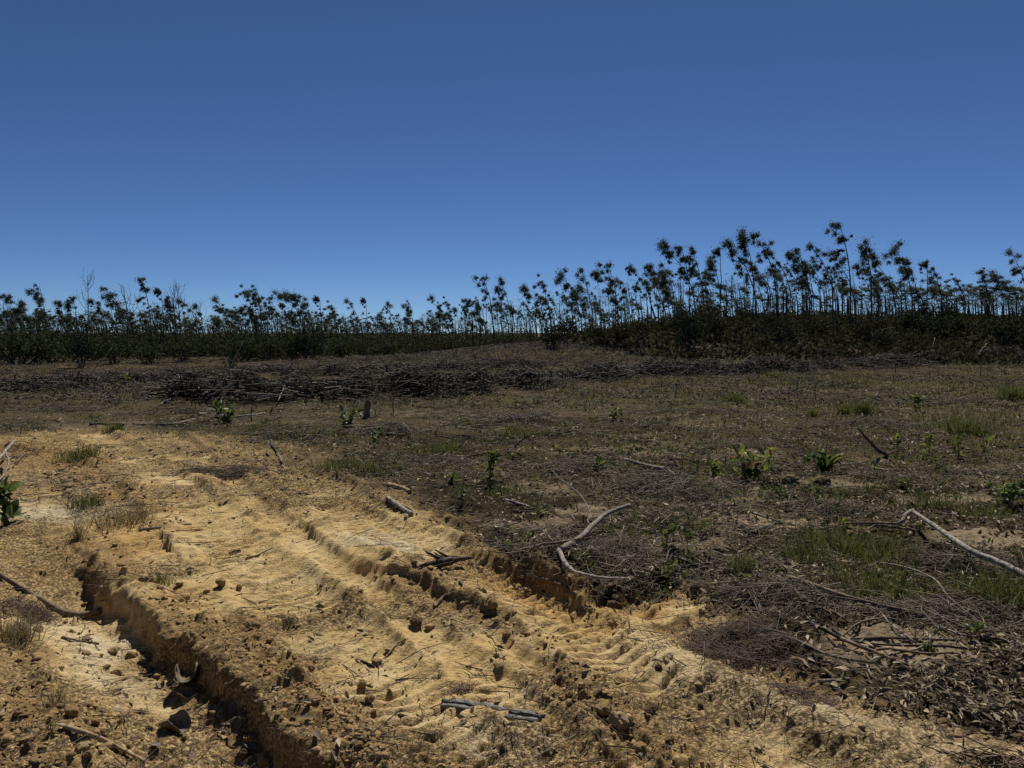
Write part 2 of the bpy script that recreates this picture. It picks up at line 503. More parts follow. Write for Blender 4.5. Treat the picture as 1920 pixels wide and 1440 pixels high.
M['dead_trunk'] = solid_material('dead_grey_bark', (0.07, 0.062, 0.055), (0.14, 0.125, 0.11), 6, 0.85, 0.3, dist=0.02)
M['euc_leaf'] = leaf_material('eucalyptus_leaf', (0.026, 0.040, 0.020), (0.075, 0.090, 0.045), 0.38, 0.65, 0.2)
M['bush_leaf'] = leaf_material('shrub_leaf', (0.016, 0.023, 0.010), (0.048, 0.056, 0.019), 0.32, 0.8, 0.08)
M['dry_bush'] = leaf_material('dry_shrub_leaf', (0.018, 0.018, 0.010), (0.052, 0.048, 0.024), 0.30, 0.85, 0.06)
M['black_bush'] = leaf_material('dense_dark_shrub_leaf', (0.012, 0.018, 0.012), (0.028, 0.036, 0.020), 0.2, 0.8, 0.06)
M['seed_leaf'] = leaf_material('young_seedling_leaf', (0.075, 0.105, 0.020), (0.19, 0.20, 0.034), 0.6, 0.6, 0.15)
M['weed'] = leaf_material('small_weed_leaf', (0.045, 0.06, 0.018), (0.14, 0.155, 0.04), 0.45, 0.6, 0.15)
M['dark_leaf'] = leaf_material('dark_glossy_leaf', (0.04, 0.07, 0.018), (0.10, 0.14, 0.03), 0.45, 0.45, 0.25)
M['red_leaf'] = leaf_material('reddish_seedling_leaf', (0.20, 0.08, 0.02), (0.30, 0.14, 0.03), 0.5, 0.4, 0.4)
M['grass'] = leaf_material('green_grass_blade', (0.050, 0.064, 0.018), (0.135, 0.135, 0.040), 0.45, 0.7, 0.12)
M['dry_grass'] = leaf_material('dry_grass_blade', (0.15, 0.115, 0.055), (0.28, 0.23, 0.12), 0.35, 0.75, 0.1)
M['flake'] = leaf_material('dry_fallen_leaf', (0.085, 0.058, 0.036), (0.46, 0.37, 0.25), 0.15, 0.7, 0.12)
M['curl'] = leaf_material('large_dry_curled_leaf', (0.075, 0.055, 0.036), (0.22, 0.175, 0.125), 0.12, 0.6, 0.2)
M['twig'] = solid_material('dead_twigs', (0.06, 0.043, 0.032), (0.13, 0.095, 0.065), 20, 0.8, 0, tint=(0.27, 0.225, 0.17))
M['slash'] = solid_material('dark_slash_branches', (0.030, 0.022, 0.017), (0.070, 0.052, 0.038), 8, 0.85, 0, tint=(0.23, 0.19, 0.15))
M['straw'] = solid_material('reddish_dead_straw', (0.075, 0.045, 0.036), (0.13, 0.085, 0.062), 20, 0.7, 0, tint=(0.19, 0.14, 0.10))
M['bare_twig'] = solid_material('bare_pale_twig', (0.22, 0.18, 0.14), (0.38, 0.33, 0.27), 30, 0.7, 0.2)

# ------------------------------------------------------------------ mesh helpers
class MB:
    """collects polygons as numpy blocks; build() makes ONE mesh"""
    def __init__(self):
        self.v, self.q, self.t, self.tq, self.n = [], [], [], [], 0
        self.tint = []
    def add(self, V, Q=None, T=None, tint=None):
        V = np.asarray(V, float).reshape(-1, 3)
        self.v.append(V)
        if Q is not None and len(Q): self.q.append(np.asarray(Q, np.int64) + self.n)
        if T is not None and len(T): self.t.append(np.asarray(T, np.int64) + self.n)
        if tint is None: tint = np.zeros(len(V))
        tint = np.broadcast_to(np.asarray(tint, float), (len(V),)) if np.ndim(tint) == 0 else np.asarray(tint, float)
        self.tint.append(tint)
        self.n += len(V)
    def mesh(self, name, material, smooth=True):
        V = np.concatenate(self.v)
        Q = np.concatenate(self.q) if self.q else np.zeros((0, 4), np.int64)
        T = np.concatenate(self.t) if self.t else np.zeros((0, 3), np.int64)
        me = bpy.data.meshes.new(name)
        me.vertices.add(len(V))
        me.vertices.foreach_set('co', V.astype(np.float32).ravel())
        nl = Q.size + T.size
        me.loops.add(nl)
        me.loops.foreach_set('vertex_index', np.concatenate([Q.ravel(), T.ravel()]).astype(np.int32))
        me.polygons.add(len(Q) + len(T))
        st = np.concatenate([np.arange(len(Q)) * 4, Q.size + np.arange(len(T)) * 3])
        me.polygons.foreach_set('loop_start', st.astype(np.int32))
        if smooth:
            me.polygons.foreach_set('use_smooth', np.ones(len(Q) + len(T), bool))
        a = me.attributes.new('tint', 'FLOAT', 'POINT')
        a.data.foreach_set('value', np.concatenate(self.tint).astype(np.float32))
        me.materials.append(material)
        me.update(calc_edges=True)
        return me
    def build(self, name, material, parent=None, smooth=True):
        o = bpy.data.objects.new(name, self.mesh(name, material, smooth))
        COL.objects.link(o)
        if parent: o.parent = parent
        return o

def tag(o, label=None, cat=None, group=None, kind=None):
    for k, v in (('label', label), ('category', cat), ('group', group), ('kind', kind)):
        if v: o[k] = v
    return o

def empty(name, loc=(0, 0, 0), label=None, cat=None, group=None):
    o = bpy.data.objects.new(name, None)
    o.empty_display_size = 0.1
    COL.objects.link(o)
    o.location = loc
    return tag(o, label, cat, group)

def copy_tree(o, parent=None):
    c = o.copy()
    COL.objects.link(c)
    c.parent = parent
    for ch in list(o.children):
        copy_tree(ch, c)
    return c

def catmull(P, n):
    P = np.asarray(P, float)
    if len(P) < 3:
        t = np.linspace(0, 1, n)[:, None]
        return P[0] * (1 - t) + P[-1] * t
    Q = np.vstack([2 * P[0] - P[1], P, 2 * P[-1] - P[-2]])
    out = []
    for s in np.linspace(0, len(P) - 1 - 1e-9, n):
        i = int(s); f = s - i
        a, b, c, d = Q[i], Q[i + 1], Q[i + 2], Q[i + 3]
        out.append(0.5 * (2 * b + (c - a) * f + (2 * a - 5 * b + 4 * c - d) * f * f + (3 * b - a - 3 * c + d) * f ** 3))
    return np.array(out)

def tube(mb, P, rad, sides=8, knob=0.0, rng=None, tint=0.0, cap=True):
    P = np.asarray(P, float); k = len(P)
    rad = np.broadcast_to(np.asarray(rad, float), (k,))
    T = np.gradient(P, axis=0)
    T /= np.linalg.norm(T, axis=1)[:, None] + 1e-9
    up = np.array([0, 0, 1.0]) if abs(T[0][2]) < 0.9 else np.array([1.0, 0, 0])
    A = np.cross(T, up); A /= np.linalg.norm(A, axis=1)[:, None] + 1e-9
    B = np.cross(A, T)
    th = np.linspace(0, 2 * math.pi, sides, endpoint=False)
    rr = rad[:, None] * np.ones(sides)
    if knob and rng is not None:
        rr = rr * (1 + knob * rng.uniform(-1, 1, (k, sides)) + knob * rng.uniform(-1, 1, (k, 1)))
    V = P[:, None, :] + rr[..., None] * (np.cos(th)[None, :, None] * A[:, None, :] + np.sin(th)[None, :, None] * B[:, None, :])
    V = V.reshape(-1, 3)
    i = np.arange(k - 1)[:, None] * sides; j = np.arange(sides)[None, :]; jn = (j + 1) % sides
    Q = np.stack([i + j, i + jn, i + sides + jn, i + sides + j], -1).reshape(-1, 4)
    Tq = []
    if cap:
        V = np.vstack([V, P[0], P[-1]])
        c0, c1 = k * sides, k * sides + 1
        for s in range(sides):
            Tq.append((c0, (s + 1) % sides, s))
            Tq.append((c1, (k - 1) * sides + s, (k - 1) * sides + (s + 1) % sides))
    mb.add(V, Q, Tq, tint)

def many_twigs(mb, C, D, Ln, rad, rng, tint, bend=0.15, sides=3):
    """N twigs of three rings each: centres C, unit directions D, lengths, radii"""
    n = len(C)
    perp = np.cross(D, rng.normal(size=(n, 3))); perp /= np.linalg.norm(perp, axis=1)[:, None] + 1e-9
    B = np.cross(D, perp)
    mid = C + perp * (Ln * bend * rng.uniform(-1, 1, n))[:, None]
    P = np.stack([C - D * Ln[:, None] / 2, mid, C + D * Ln[:, None] / 2], 1)          # n,3,3
    rr = np.stack([rad, rad * 0.85, rad * 0.35], 1)
    th = np.linspace(0, 2 * math.pi, sides, endpoint=False)
    ring = np.cos(th)[None, :, None] * perp[:, None, :] + np.sin(th)[None, :, None] * B[:, None, :]   # n,s,3
    V = P[:, :, None, :] + rr[:, :, None, None] * ring[:, None, :, :]
    V = V.reshape(-1, 3)
    b = (np.arange(n) * 3 * sides)[:, None, None]
    i = (np.arange(2) * sides)[None, :, None]; j = np.arange(sides)[None, None, :]; jn = (j + 1) % sides
    Q = np.stack([b + i + j, b + i + jn, b + i + sides + jn, b + i + sides + j], -1).reshape(-1, 4)
    mb.add(V, Q, None, np.repeat(tint, 3 * sides))

def many_leaves(mb, C, D, Nn, Ln, Wd, tint, fold=0.25):
    """folded lance shaped leaves, two triangles each"""
    n = len(C)
    S = np.cross(D, Nn); S /= np.linalg.norm(S, axis=1)[:, None] + 1e-9
    U = np.cross(S, D)
    a = C - D * Ln[:, None] / 2
    b = C + D * Ln[:, None] / 2
    m = C - D * Ln[:, None] * 0.08
    l = m + S * Wd[:, None] / 2 + U * (Wd * fold)[:, None]
    r = m - S * Wd[:, None] / 2 + U * (Wd * fold)[:, None]
    V = np.stack([a, l, b, r], 1).reshape(-1, 3)
    k = (np.arange(n) * 4)[:, None]
    T = np.concatenate([k + np.array([[0, 2, 1]]), k + np.array([[0, 3, 2]])], 0)
    mb.add(V, None, T, np.repeat(tint, 4))

def many_blades(mb, Bp, D, Ln, Wd, droop, rng, tint):
    """grass blades: base points, lean directions (horizontal, scaled), length, width"""
    n = len(Bp)
    side = np.stack([-D[:, 1], D[:, 0], np.zeros(n)], 1)
    side /= np.linalg.norm(side, axis=1)[:, None] + 1e-6
    ang = rng.uniform(0, math.pi, n)
    side = side * np.cos(ang)[:, None] + np.stack([D[:, 0], D[:, 1], np.zeros(n)], 1) / (np.linalg.norm(D[:, :2], axis=1)[:, None] + 1e-6) * np.sin(ang)[:, None]
    up = np.array([0, 0, 1.0])
    p1 = Bp + up * (Ln * 0.55)[:, None] + D * (Ln * 0.35)[:, None]
    p2 = Bp + up * (Ln * (0.95 - droop))[:, None] + D * (Ln * (0.75 + droop))[:, None]
    w = (Wd / 2)[:, None]
    V = np.stack([Bp - side * w, Bp + side * w, p1 - side * w * 0.8, p1 + side * w * 0.8, p2], 1).reshape(-1, 3)
    k = (np.arange(n) * 5)[:, None]
    mb.add(V, k + np.array([[0, 1, 3, 2]]), k + np.array([[2, 3, 4]]), np.repeat(tint, 5))

def unit(v):
    return v / (np.linalg.norm(v, axis=-1, keepdims=True) + 1e-9)

def rand_dirs(n, rng, flat_=0.2):
    a = rng.uniform(0, 2 * math.pi, n)
    z = rng.normal(0, flat_, n)
    return unit(np.stack([np.cos(a), np.sin(a), z], 1))

# ------------------------------------------------------------------ ground sheet
def build_ground():
    fine = np.radians(np.linspace(-50, 50, 640))
    coarse = np.radians(np.linspace(50, 310, 54)[1:-1])
    th = np.concatenate([fine, coarse])
    rr = np.concatenate([np.geomspace(0.5, 1.6, 24)[:-1], np.geomspace(1.6, 15, 700)[:-1], np.geomspace(15, 90, 150)[:-1], np.geomspace(90, 2500, 36)])
    nt_, nr = len(th), len(rr)
    Rr, Th = np.meshgrid(rr, th, indexing='ij')
    x = (Rr * np.sin(Th)).ravel(); y = (Rr * np.cos(Th)).ravel()
    z = hraw(x, y)
    i = np.arange(nr - 1)[:, None] * nt_; j = np.arange(nt_)[None, :]; jn = (j + 1) % nt_
    Q = np.stack([i + j, i + nt_ + j, i + nt_ + jn, i + jn], -1).reshape(-1, 4)
    V = np.stack([x, y, z], 1)
    DET = LAST['d']
    V = np.vstack([V, [0, 0, float(hraw(0.0, 0.01)[0])]])
    c = len(V) - 1
    T = [(c, k, (k + 1) % nt_) for k in range(nt_)]
    mb = MB(); mb.add(V, Q, T)
    o = mb.build('ground', M['ground'])
    X, Y = V[:, 0], V[:, 1]
    r = np.hypot(X, Y)
    clay = np.zeros(len(V)); crumb = clay.copy(); pale = clay.copy(); orange = clay.copy()
    m = r < 20; m[-1] = False
    duff = np.zeros(len(V))
    _, clay[m], crumb[m], pale[m], orange[m], duff[m] = DET
    cl = 1 - sstep(15, 19.5, r)
    clay *= cl; crumb *= cl; pale *= cl; orange *= cl
    far = r >= 10
    pale[r > 9] *= 0.6
    pale[far] += 0.12 * sstep(0.25, 0.55, fbm(X[far], Y[far], 0.25, 3, 95)) * sstep(10, 16, r[far])
    dry = 0.85 * sstep(0.0, 0.45, fbm(X, Y * 1.6, 0.16, 4, 101)) * sstep(9, 14, r)
    gr = sstep(-0.1, 0.4, fbm(X, Y * 1.5, 0.22, 4, 111)) * sstep(6, 12, r)
    me = o.data
    for nm, arr in (('clay', clay), ('crumb', crumb), ('pale', np.clip(pale, 0, 1)), ('orange', orange), ('dry', dry), ('grass', gr), ('duff', duff)):
        a = me.attributes.new(nm, 'FLOAT', 'POINT')
        a.data.foreach_set('value', arr.astype(np.float32))
    tag(o, kind='structure')
    order = np.argsort(th % (2 * math.pi))
    ths = (th % (2 * math.pi))[order]
    GRID['r'] = rr; GRID['a'] = np.concatenate([ths, [ths[0] + 2 * math.pi]])
    for nm, arr in (('z', V[:, 2]), ('clay', clay), ('crumb', crumb), ('duff', duff), ('pale', pale)):
        A = arr[:-1].reshape(nr, nt_)[:, order]
        GRID[nm] = np.concatenate([A, A[:, :1]], 1)
    return o
build_ground()

# ------------------------------------------------------------------ scattered stuff
def scatter(n, rng, rmin=1.9, rmax=14.0, amax=44, power=0.0):
    """points over the near field; power 0 = even per metre of range (denser close by)"""
    u = rng.uniform(0, 1, n)
    r = rmin * (rmax / rmin) ** u if power == 0 else rmin + (rmax - rmin) * u ** power
    a = np.radians(rng.uniform(-amax, amax, n))
    return r * np.sin(a), r * np.cos(a)

ICO_V = None
def ico():
    p = (1 + 5 ** 0.5) / 2
    v = np.array([(-1, p, 0), (1, p, 0), (-1, -p, 0), (1, -p, 0), (0, -1, p), (0, 1, p), (0, -1, -p), (0, 1, -p), (p, 0, -1), (p, 0, 1), (-p, 0, -1), (-p, 0, 1)], float)
    v /= np.linalg.norm(v[0])
    f = np.array([(0, 11, 5), (0, 5, 1), (0, 1, 7), (0, 7, 10), (0, 10, 11), (1, 5, 9), (5, 11, 4), (11, 10, 2), (10, 7, 6), (7, 1, 8), (3, 9, 4), (3, 4, 2), (3, 2, 6), (3, 6, 8), (3, 8, 9), (4, 9, 5), (2, 4, 11), (6, 2, 10), (8, 6, 7), (9, 8, 1)])
    return v, f
ICO_V, ICO_F = ico()

def crumbs():
    rng = np.random.default_rng(21)
    for name, want, matl in (('loose_clay_crumbs', 9000, 'clod'), ('loose_dark_soil_crumbs', 6000, 'dark_clod')):
        x, y = scatter(want * 6, rng, 2.0, 13.0)
        clay, crumb, duff = masks(x, y)
        if matl == 'clod':
            w = clay * np.clip(0.03 + crumb * 0.8, 0, 1)
        else:
            w = (1 - clay) * np.clip(0.25 + crumb, 0, 1)
        w = w * (0.3 + sstep(0.35, 0.7, vnoise(x * 3, y * 3, 77)))
        k = np.nonzero(rng.uniform(0, 1, len(x)) < w)[0][:want]
        x, y = x[k], y[k]; n = len(x)
        s = 0.004 + 0.009 * rng.pareto(2.6, n).clip(0, 3.0) * (1 - 0.5 * sstep(2, 3, 3 + 0 * x))
        s = np.minimum(s * (1 + 0.06 * np.hypot(x, y)), 0.045)
        z = H(x, y)
        jit = 1 + rng.uniform(-0.42, 0.35, (n, 12, 1))
        sc = rng.uniform(0.6, 1.35, (n, 1, 3)) * np.array([1, 1, 0.6])
        V = ICO_V[None] * jit * sc * s[:, None, None] + np.stack([x, y, z + s * 0.25], 1)[:, None, :]
        T = (np.arange(n) * 12)[:, None, None] + ICO_F[None]
        mb = MB(); mb.add(V.reshape(-1, 3), None, T.reshape(-1, 3), np.repeat(rng.uniform(0, 1, n) ** 2, 12))
        o = mb.build(name, M[matl], smooth=False)
        tag(o, 'tiny loose ' + ('yellow clay' if matl == 'clod' else 'dark soil') + ' crumbs strewn over the ' + ('wheel track' if matl == 'clod' else 'litter covered soil'), 'soil crumbs', kind='stuff')
crumbs()

def litter():
    rng = np.random.default_rng(31)
    # dry leaves
    x, y = scatter(290000, rng, 2.0, 26.0, 46)
    clay, crumb, duff = masks(x, y)
    r = np.hypot(x, y)
    lump = sstep(0.30, 0.72, vnoise(x * 1.4, y * 1.4, 88))
    right = sstep(0.0, 0.35, x / y)
    w = (1 - clay) * (0.16 + 0.84 * lump * (0.25 + 0.75 * right)) * (1 - 0.45 * sstep(8, 20, r)) * (1 - 0.9 * np.clip(look('pale', x, y) * 1.5, 0, 1)) + clay * (0.012 + 0.30 * sstep(7.0, 9.5, r) * lump)
    k = np.nonzero(rng.uniform(0, 1, len(x)) < w)[0]
    x, y, r = x[k], y[k], r[k]; n = len(x)
    Ln = (0.012 + 0.05 * rng.uniform(0, 1, n) ** 1.5 + 0.025 * (rng.uniform(0, 1, n) > 0.95)) * (1 + r * 0.05)
    Wd = Ln * rng.uniform(0.2, 0.42, n)
    D = rand_dirs(n, rng, 0.35)
    Nn = unit(rng.normal(0, 0.6, (n, 3)) + np.array([0, 0, 1.0]))
    z = H(x, y) + 0.002 + 0.05 * rng.uniform(0, 1, n) ** 1.6 * np.where(clay[k] > 0.5, 0.2, 1)
    mb = MB(); many_leaves(mb, np.stack([x, y, z], 1), D, Nn, Ln, Wd, rng.uniform(0, 1, n) ** 1.9, 0.3)
    tag(mb.build('leaf_litter', M['flake'], smooth=False), 'dry fallen leaves littering the dark soil', 'leaf litter', kind='stuff')
    # twigs
    x, y = scatter(90000, rng, 2.6, 26.0, 46)
    clay, crumb, duff = masks(x, y)
    r = np.hypot(x, y)
    lump = sstep(0.35, 0.75, vnoise(x * 0.9 + 4, y * 0.9, 89))
    w = (1 - clay) * (0.10 + 0.75 * lump) * (1 - 0.4 * sstep(9, 20, r)) * (1 - 0.85 * np.clip(look('pale', x, y) * 1.5, 0, 1)) + clay * (0.035 + 0.30 * sstep(6.5, 9.5, r) * lump)
    k = np.nonzero(rng.uniform(0, 1, len(x)) < w)[0]
    x, y, r = x[k], y[k], r[k]; n = len(x)
    on_clay = clay[k] > 0.5
    Ln = rng.uniform(0.06, 0.34, n) * (1 + r * 0.02)
    rad = rng.uniform(0.0009, 0.0026, n) * (1 + r * 0.11)
    D = rand_dirs(n, rng, 0.12)
    z = H(x, y) + rng.uniform(0.003, 0.035, n) * np.where(on_clay, 0.25, 1)
    mb = MB(); many_twigs(mb, np.stack([x, y, z], 1), D, Ln, rad, rng, rng.uniform(0, 1, n) ** 3 * np.where(on_clay, 0.3, 1), 0.12)
    tag(mb.build('twig_litter', M['twig']), 'fine dead twigs strewn over the cleared soil', 'twig litter', kind='stuff')
    # brush bits lying over the far field and the hill
    n = 23000
    y = 16 * (68 / 16) ** rng.uniform(0, 1, n) ** 0.7; x = y * rng.uniform(-0.84, 0.84, n)
    k = np.nonzero(rng.uniform(0, 1, n) < 0.25 + 0.75 * np.maximum(sstep(0.4, 0.7, vnoise(x * 0.4, y * 0.25, 93)), sstep(33, 42, y)))[0]
    x, y = x[k], y[k]; n = len(x)
    x = np.concatenate([x, rng.normal(2.5, 8, 6000)]); y = np.concatenate([y, rng.normal(45, 5, 6000).clip(34, 62)]); n = len(x)
    mb = MB()
    many_twigs(mb, np.stack([x, y, H(x, y) + rng.uniform(0.01, 0.10, n)], 1), rand_dirs(n, rng, 0.25), rng.uniform(0.15, 0.7, n), 0.004 + 0.00022 * y, rng, rng.uniform(0, 1, n) ** 3.5, 0.15)
    k = rng.choice(n, n * 2); c = np.stack([x[k], y[k], np.zeros(len(k))], 1) + rng.normal(0, 0.35, (len(k), 3))
    c[:, 2] = H(c[:, 0], c[:, 1]) + rng.uniform(0.01, 0.12, len(k))
    many_leaves(mb, c, rand_dirs(len(k), rng, 0.6), unit(rng.normal(size=(len(k), 3))), rng.uniform(0.05, 0.12, len(k)), rng.uniform(0.02, 0.05, len(k)), rng.uniform(0, 1, len(k)) ** 2.5 * 0.8)
    tag(mb.build('far_brush_litter', M['slash'], smooth=False), 'brown brush bits scattered over the far field and hillside', 'brush litter', kind='stuff')
    # hair-fine rootlets and straw on the clay
    x, y = scatter(32000, rng, 2.0, 10.0, 44)
    clay, crumb, duff = masks(x, y)
    lump = np.clip(sstep(0.45, 0.8, vnoise(x * 1.1 + 14, y * 1.1, 90)) * 0.5 + duff, 0, 1)
    k = np.nonzero(rng.uniform(0, 1, len(x)) < clay * (0.06 + 0.7 * lump))[0]
    x, y = x[k], y[k]; n = len(x); r = np.hypot(x, y)
    Ln = rng.uniform(0.02, 0.10, n)
    rad = rng.uniform(0.0005, 0.0011, n) * (1 + r * 0.1)
    a = rng.normal(0.6, 0.8, n)
    D = unit(np.stack([np.cos(a), np.sin(a), rng.normal(0, 0.12, n)], 1))
    mb = MB(); many_twigs(mb, np.stack([x, y, H(x, y) + 0.003], 1), D, Ln, rad, rng, rng.uniform(0, 0.4, n), 0.25)
    tag(mb.build('rootlet_litter', M['straw']), 'hair fine rootlets and straw bits on the yellow clay', 'straw litter', kind='stuff')
litter()

def grass_stuff():
    rng = np.random.default_rng(41)
    mb, md = MB(), MB()
    # short sparse grass over the cleared field, thicker in drifts
    x = rng.uniform(-34, 40, 260000); y = 6.5 + 36 * rng.uniform(0, 1, 260000) ** 1.3
    ok = (np.abs(x) < 0.86 * y + 2)
    x, y = x[ok], y[ok]
    g = sstep(-0.32, 0.20, fbm(x, y * 1.5, 0.22, 4, 111))
    g = g * (0.35 + 0.65 * sstep(-0.1, 0.3, x / y)) * sstep(0.35, 0.7, vnoise(x * 2.2, y * 2.2, 19))
    clay = np.zeros_like(x); m = y < 15
    clay[m] = masks(x[m], y[m])[0]
    wd = np.ones_like(x)
    for P, hw, h in WRW.values():
        d, *_ = poly(x, y, P)
        wd *= sstep(hw * 0.7, hw * 1.5, d)
    g = g * (1 - 0.92 * sstep(32, 42, y))
    k = np.nonzero(rng.uniform(0, 1, len(x)) < g * 0.95 * (1 - clay) * wd)[0]
    x, y = x[k], y[k]; n = len(x)
    Ln = rng.uniform(0.06, 0.22, n)
    D = rand_dirs(n, rng, 0.0) * rng.uniform(0.2, 0.9, n)[:, None]
    Bp = np.stack([x, y, H(x, y) - 0.005], 1)
    W = 0.004 + 0.00085 * y
    dryk = rng.uniform(0, 1, n) < 0.55
    for mm, s in ((mb, ~dryk), (md, dryk)):
        many_blades(mm, Bp[s], D[s], Ln[s], W[s], rng.uniform(0, 0.35, s.sum()), rng, rng.uniform(0, 1, s.sum()))
    tag(mb.build('field_grass', M['grass'], smooth=False), 'sparse green grass over the cleared field', 'grass', kind='stuff')
    tag(md.build('dry_field_grass', M['dry_grass'], smooth=False), 'sparse straw coloured grass over the cleared field', 'grass', kind='stuff')
grass_stuff()

def weeds():
    rng = np.random.default_rng(43)
    n = 2300
    y = 4.5 * (34 / 4.5) ** rng.uniform(0, 1, n); x = y * rng.uniform(-0.8, 0.8, n)
    clay = masks(x, y)[0]
    k = np.nonzero((clay < 0.3) & (rng.uniform(0, 1, n) < 0.25 + 0.75 * sstep(0.4, 0.7, vnoise(x * 0.5 + 3, y * 0.5, 44))))[0]
    mb = MB()
    for i in k:
        m = rng.integers(6, 22); hh = rng.uniform(0.05, 0.16)
        C = np.array([x[i], y[i], 0]) + rng.normal(0, 1, (m, 3)) * np.array([hh * 0.7, hh * 0.7, 0])
        C[:, 2] = H(C[:, 0], C[:, 1]) + hh * rng.uniform(0.1, 1, m)
        ls = rng.uniform(0.03, 0.055) * (1 + 0.02 * y[i])
        many_leaves(mb, C, unit(rng.normal(0, 0.7, (m, 3)) + np.array([0, 0, 0.5])), unit(rng.normal(size=(m, 3)) + np.array([0, 0, 0.6])), rng.uniform(0.7, 1.4, m) * ls, rng.uniform(0.3, 0.5, m) * ls, rng.uniform(0, 1, m) ** 1.5, 0.2)
    tag(mb.build('low_weeds', M['weed'], smooth=False), 'tiny green weeds dotted over the cleared field', 'weeds', kind='stuff')
weeds()

# ------------------------------------------------------------------ slash windrows
def windrow(key, label, n):
    rng = np.random.default_rng(50 + ord(key))
    P, hw, h = WRW[key]
    P = catmull(np.array([(p[0], p[1], 0) for p in P]), 60)
    seg = rng.uniform(0, len(P) - 1.001, n * 2)
    seg = seg[rng.uniform(0, 1, n * 2) < 0.12 + sstep(0.3, 0.7, vnoise(seg * 0.22, seg * 0 + ord(key), 66))][:n]; n = len(seg)
    i = seg.astype(int); f = (seg - i)[:, None]
    c = P[i] * (1 - f) + P[i + 1] * f
    tdir = unit(P[i + 1] - P[i])
    side = np.stack([-tdir[:, 1], tdir[:, 0], np.zeros(n)], 1)
    off = rng.normal(0, 0.55, n).clip(-1.5, 1.5) * hw
    c = c + side * off[:, None]
    env = h * np.exp(-(off / hw) ** 2) * (0.45 + 0.9 * vnoise(seg * 0.35, seg * 0 + ord(key), 6))
    c[:, 2] = H(c[:, 0], c[:, 1]) + 0.02 + env * rng.uniform(0, 1, n) ** 1.2
    ang = rng.normal(0, 0.75, n)
    D = unit(tdir * np.cos(ang)[:, None] + side * np.sin(ang)[:, None] + np.array([0, 0, 1.0]) * rng.normal(0, 0.17, n)[:, None])
    dist = np.hypot(c[:, 0], c[:, 1])
    Ln = rng.uniform(0.25, 1.25, n)
    rad = rng.uniform(0.004, 0.014, n) * (1 + dist * 0.008)
    mb = MB(); many_twigs(mb, c, D, Ln, rad, rng, rng.uniform(0, 1, n) ** 3.5, 0.10)
    # dead leaves caught in the pile
    k = rng.choice(n, n * 2)
    C2 = c[k] + rng.normal(0, 0.16, (len(k), 3)) * np.array([1, 1, 0.35])
    C2[:, 2] = np.maximum(C2[:, 2], H(C2[:, 0], C2[:, 1]) + 0.01)
    many_leaves(mb, C2, rand_dirs(len(k), rng, 0.5), unit(rng.normal(size=(len(k), 3))), rng.uniform(0.06, 0.16, len(k)), rng.uniform(0.03, 0.07, len(k)), rng.uniform(0, 1, len(k)) ** 4 * 0.7)
    tag(mb.build('brush_windrow', M['slash'], smooth=False), label, 'brush pile', 'windrows of felled branches', 'stuff')
windrow('a', 'tall dark windrow of tangled branches across the left middle ground', 4200)
windrow('b', 'low dark windrow of branches in front of the grassy knoll', 3200)
windrow('c', 'thin line of grey brush along the foot of the right hill', 3400)
windrow('d', 'low brown windrow of brush near the left edge below the shrubs', 2400)
windrow('e', 'faint far windrow of brush behind the main branch pile', 2600)

# ------------------------------------------------------------------ eucalyptus plantation
def tree_mesh(seed, h, lean, nclump, start, leafy=1.0, big=1.0):
    """trunk with limbs, and crown of leaf tufts swept to the left by the wind"""
    rng = np.random.default_rng(seed)
    tb, cb = MB(), MB()
    t = np.linspace(0, 1, 11)
    wob = np.cumsum(rng.normal(0, 0.035, (11, 2)), axis=0)
    trunk = np.stack([-lean * h * t ** 3.2 + wob[:, 0] * h * 0.12, wob[:, 1] * h * 0.1, h * (t - 0.10 * lean * t ** 4)], 1)
    trunk[0, 2] = -0.35
    tube(tb, trunk, 0.072 * (h / 8) * (1 - 0.80 * t) + 0.003, 6, cap=False)
    P = catmull(trunk, 60)
    for k in range(nclump):
        f = start + (1 - start) * (k / max(1, nclump - 1)) ** 0.85 if nclump > 1 else 1
        f = min(0.995, f + rng.uniform(-0.03, 0.03))
        p = P[int(f * 59)]
        low = 1 - (f - start) / (1 - start + 1e-6)
        ln = (rng.uniform(0.2, 0.85) + 0.15 * low) * big * h / 8
        if f > 0.97: ln *= 0.25
        a = rng.uniform(0, 2 * math.pi)
        dirv = unit(np.array([math.cos(a) - 0.75, math.sin(a), rng.uniform(0.5, 1.3)]))
        mid = p + dirv * ln * 0.55
        end = p + dirv * ln + np.array([-0.25 * ln, 0, 0.0])
        tube(tb, catmull([p, mid, end], 4), np.linspace(0.022, 0.009, 4) * (h / 8), 3, cap=False)
        size = rng.choice([0.13, 0.19, 0.25, 0.32]) * rng.uniform(0.8, 1.2) * big * (1 - 0.35 * low)
        sub = rng.integers(1, 4)
        for s_ in range(sub):
            c = end + rng.normal(0, 0.30, 3) * big * (s_ > 0) + np.array([-0.1, 0, 0])
            n = int(rng.uniform(480, 640) * size * leafy)
            C = c + rng.normal(0, 1, (n, 3)) * rng.uniform(0.35, 1.05, (n, 1)) * size * np.array([0.8, 0.8, 0.8])
            C[:, 0] -= 0.3 * np.abs(C[:, 2] - c[2])
            D = unit(rng.normal(0, 0.6, (n, 3)) + np.array([-0.45, 0, -0.65]))
            many_leaves(cb, C, D, unit(rng.normal(size=(n, 3))), rng.uniform(0.09, 0.20, n), rng.uniform(0.05, 0.09, n), rng.uniform(0, 1, n), 0.15)
    return tb, cb

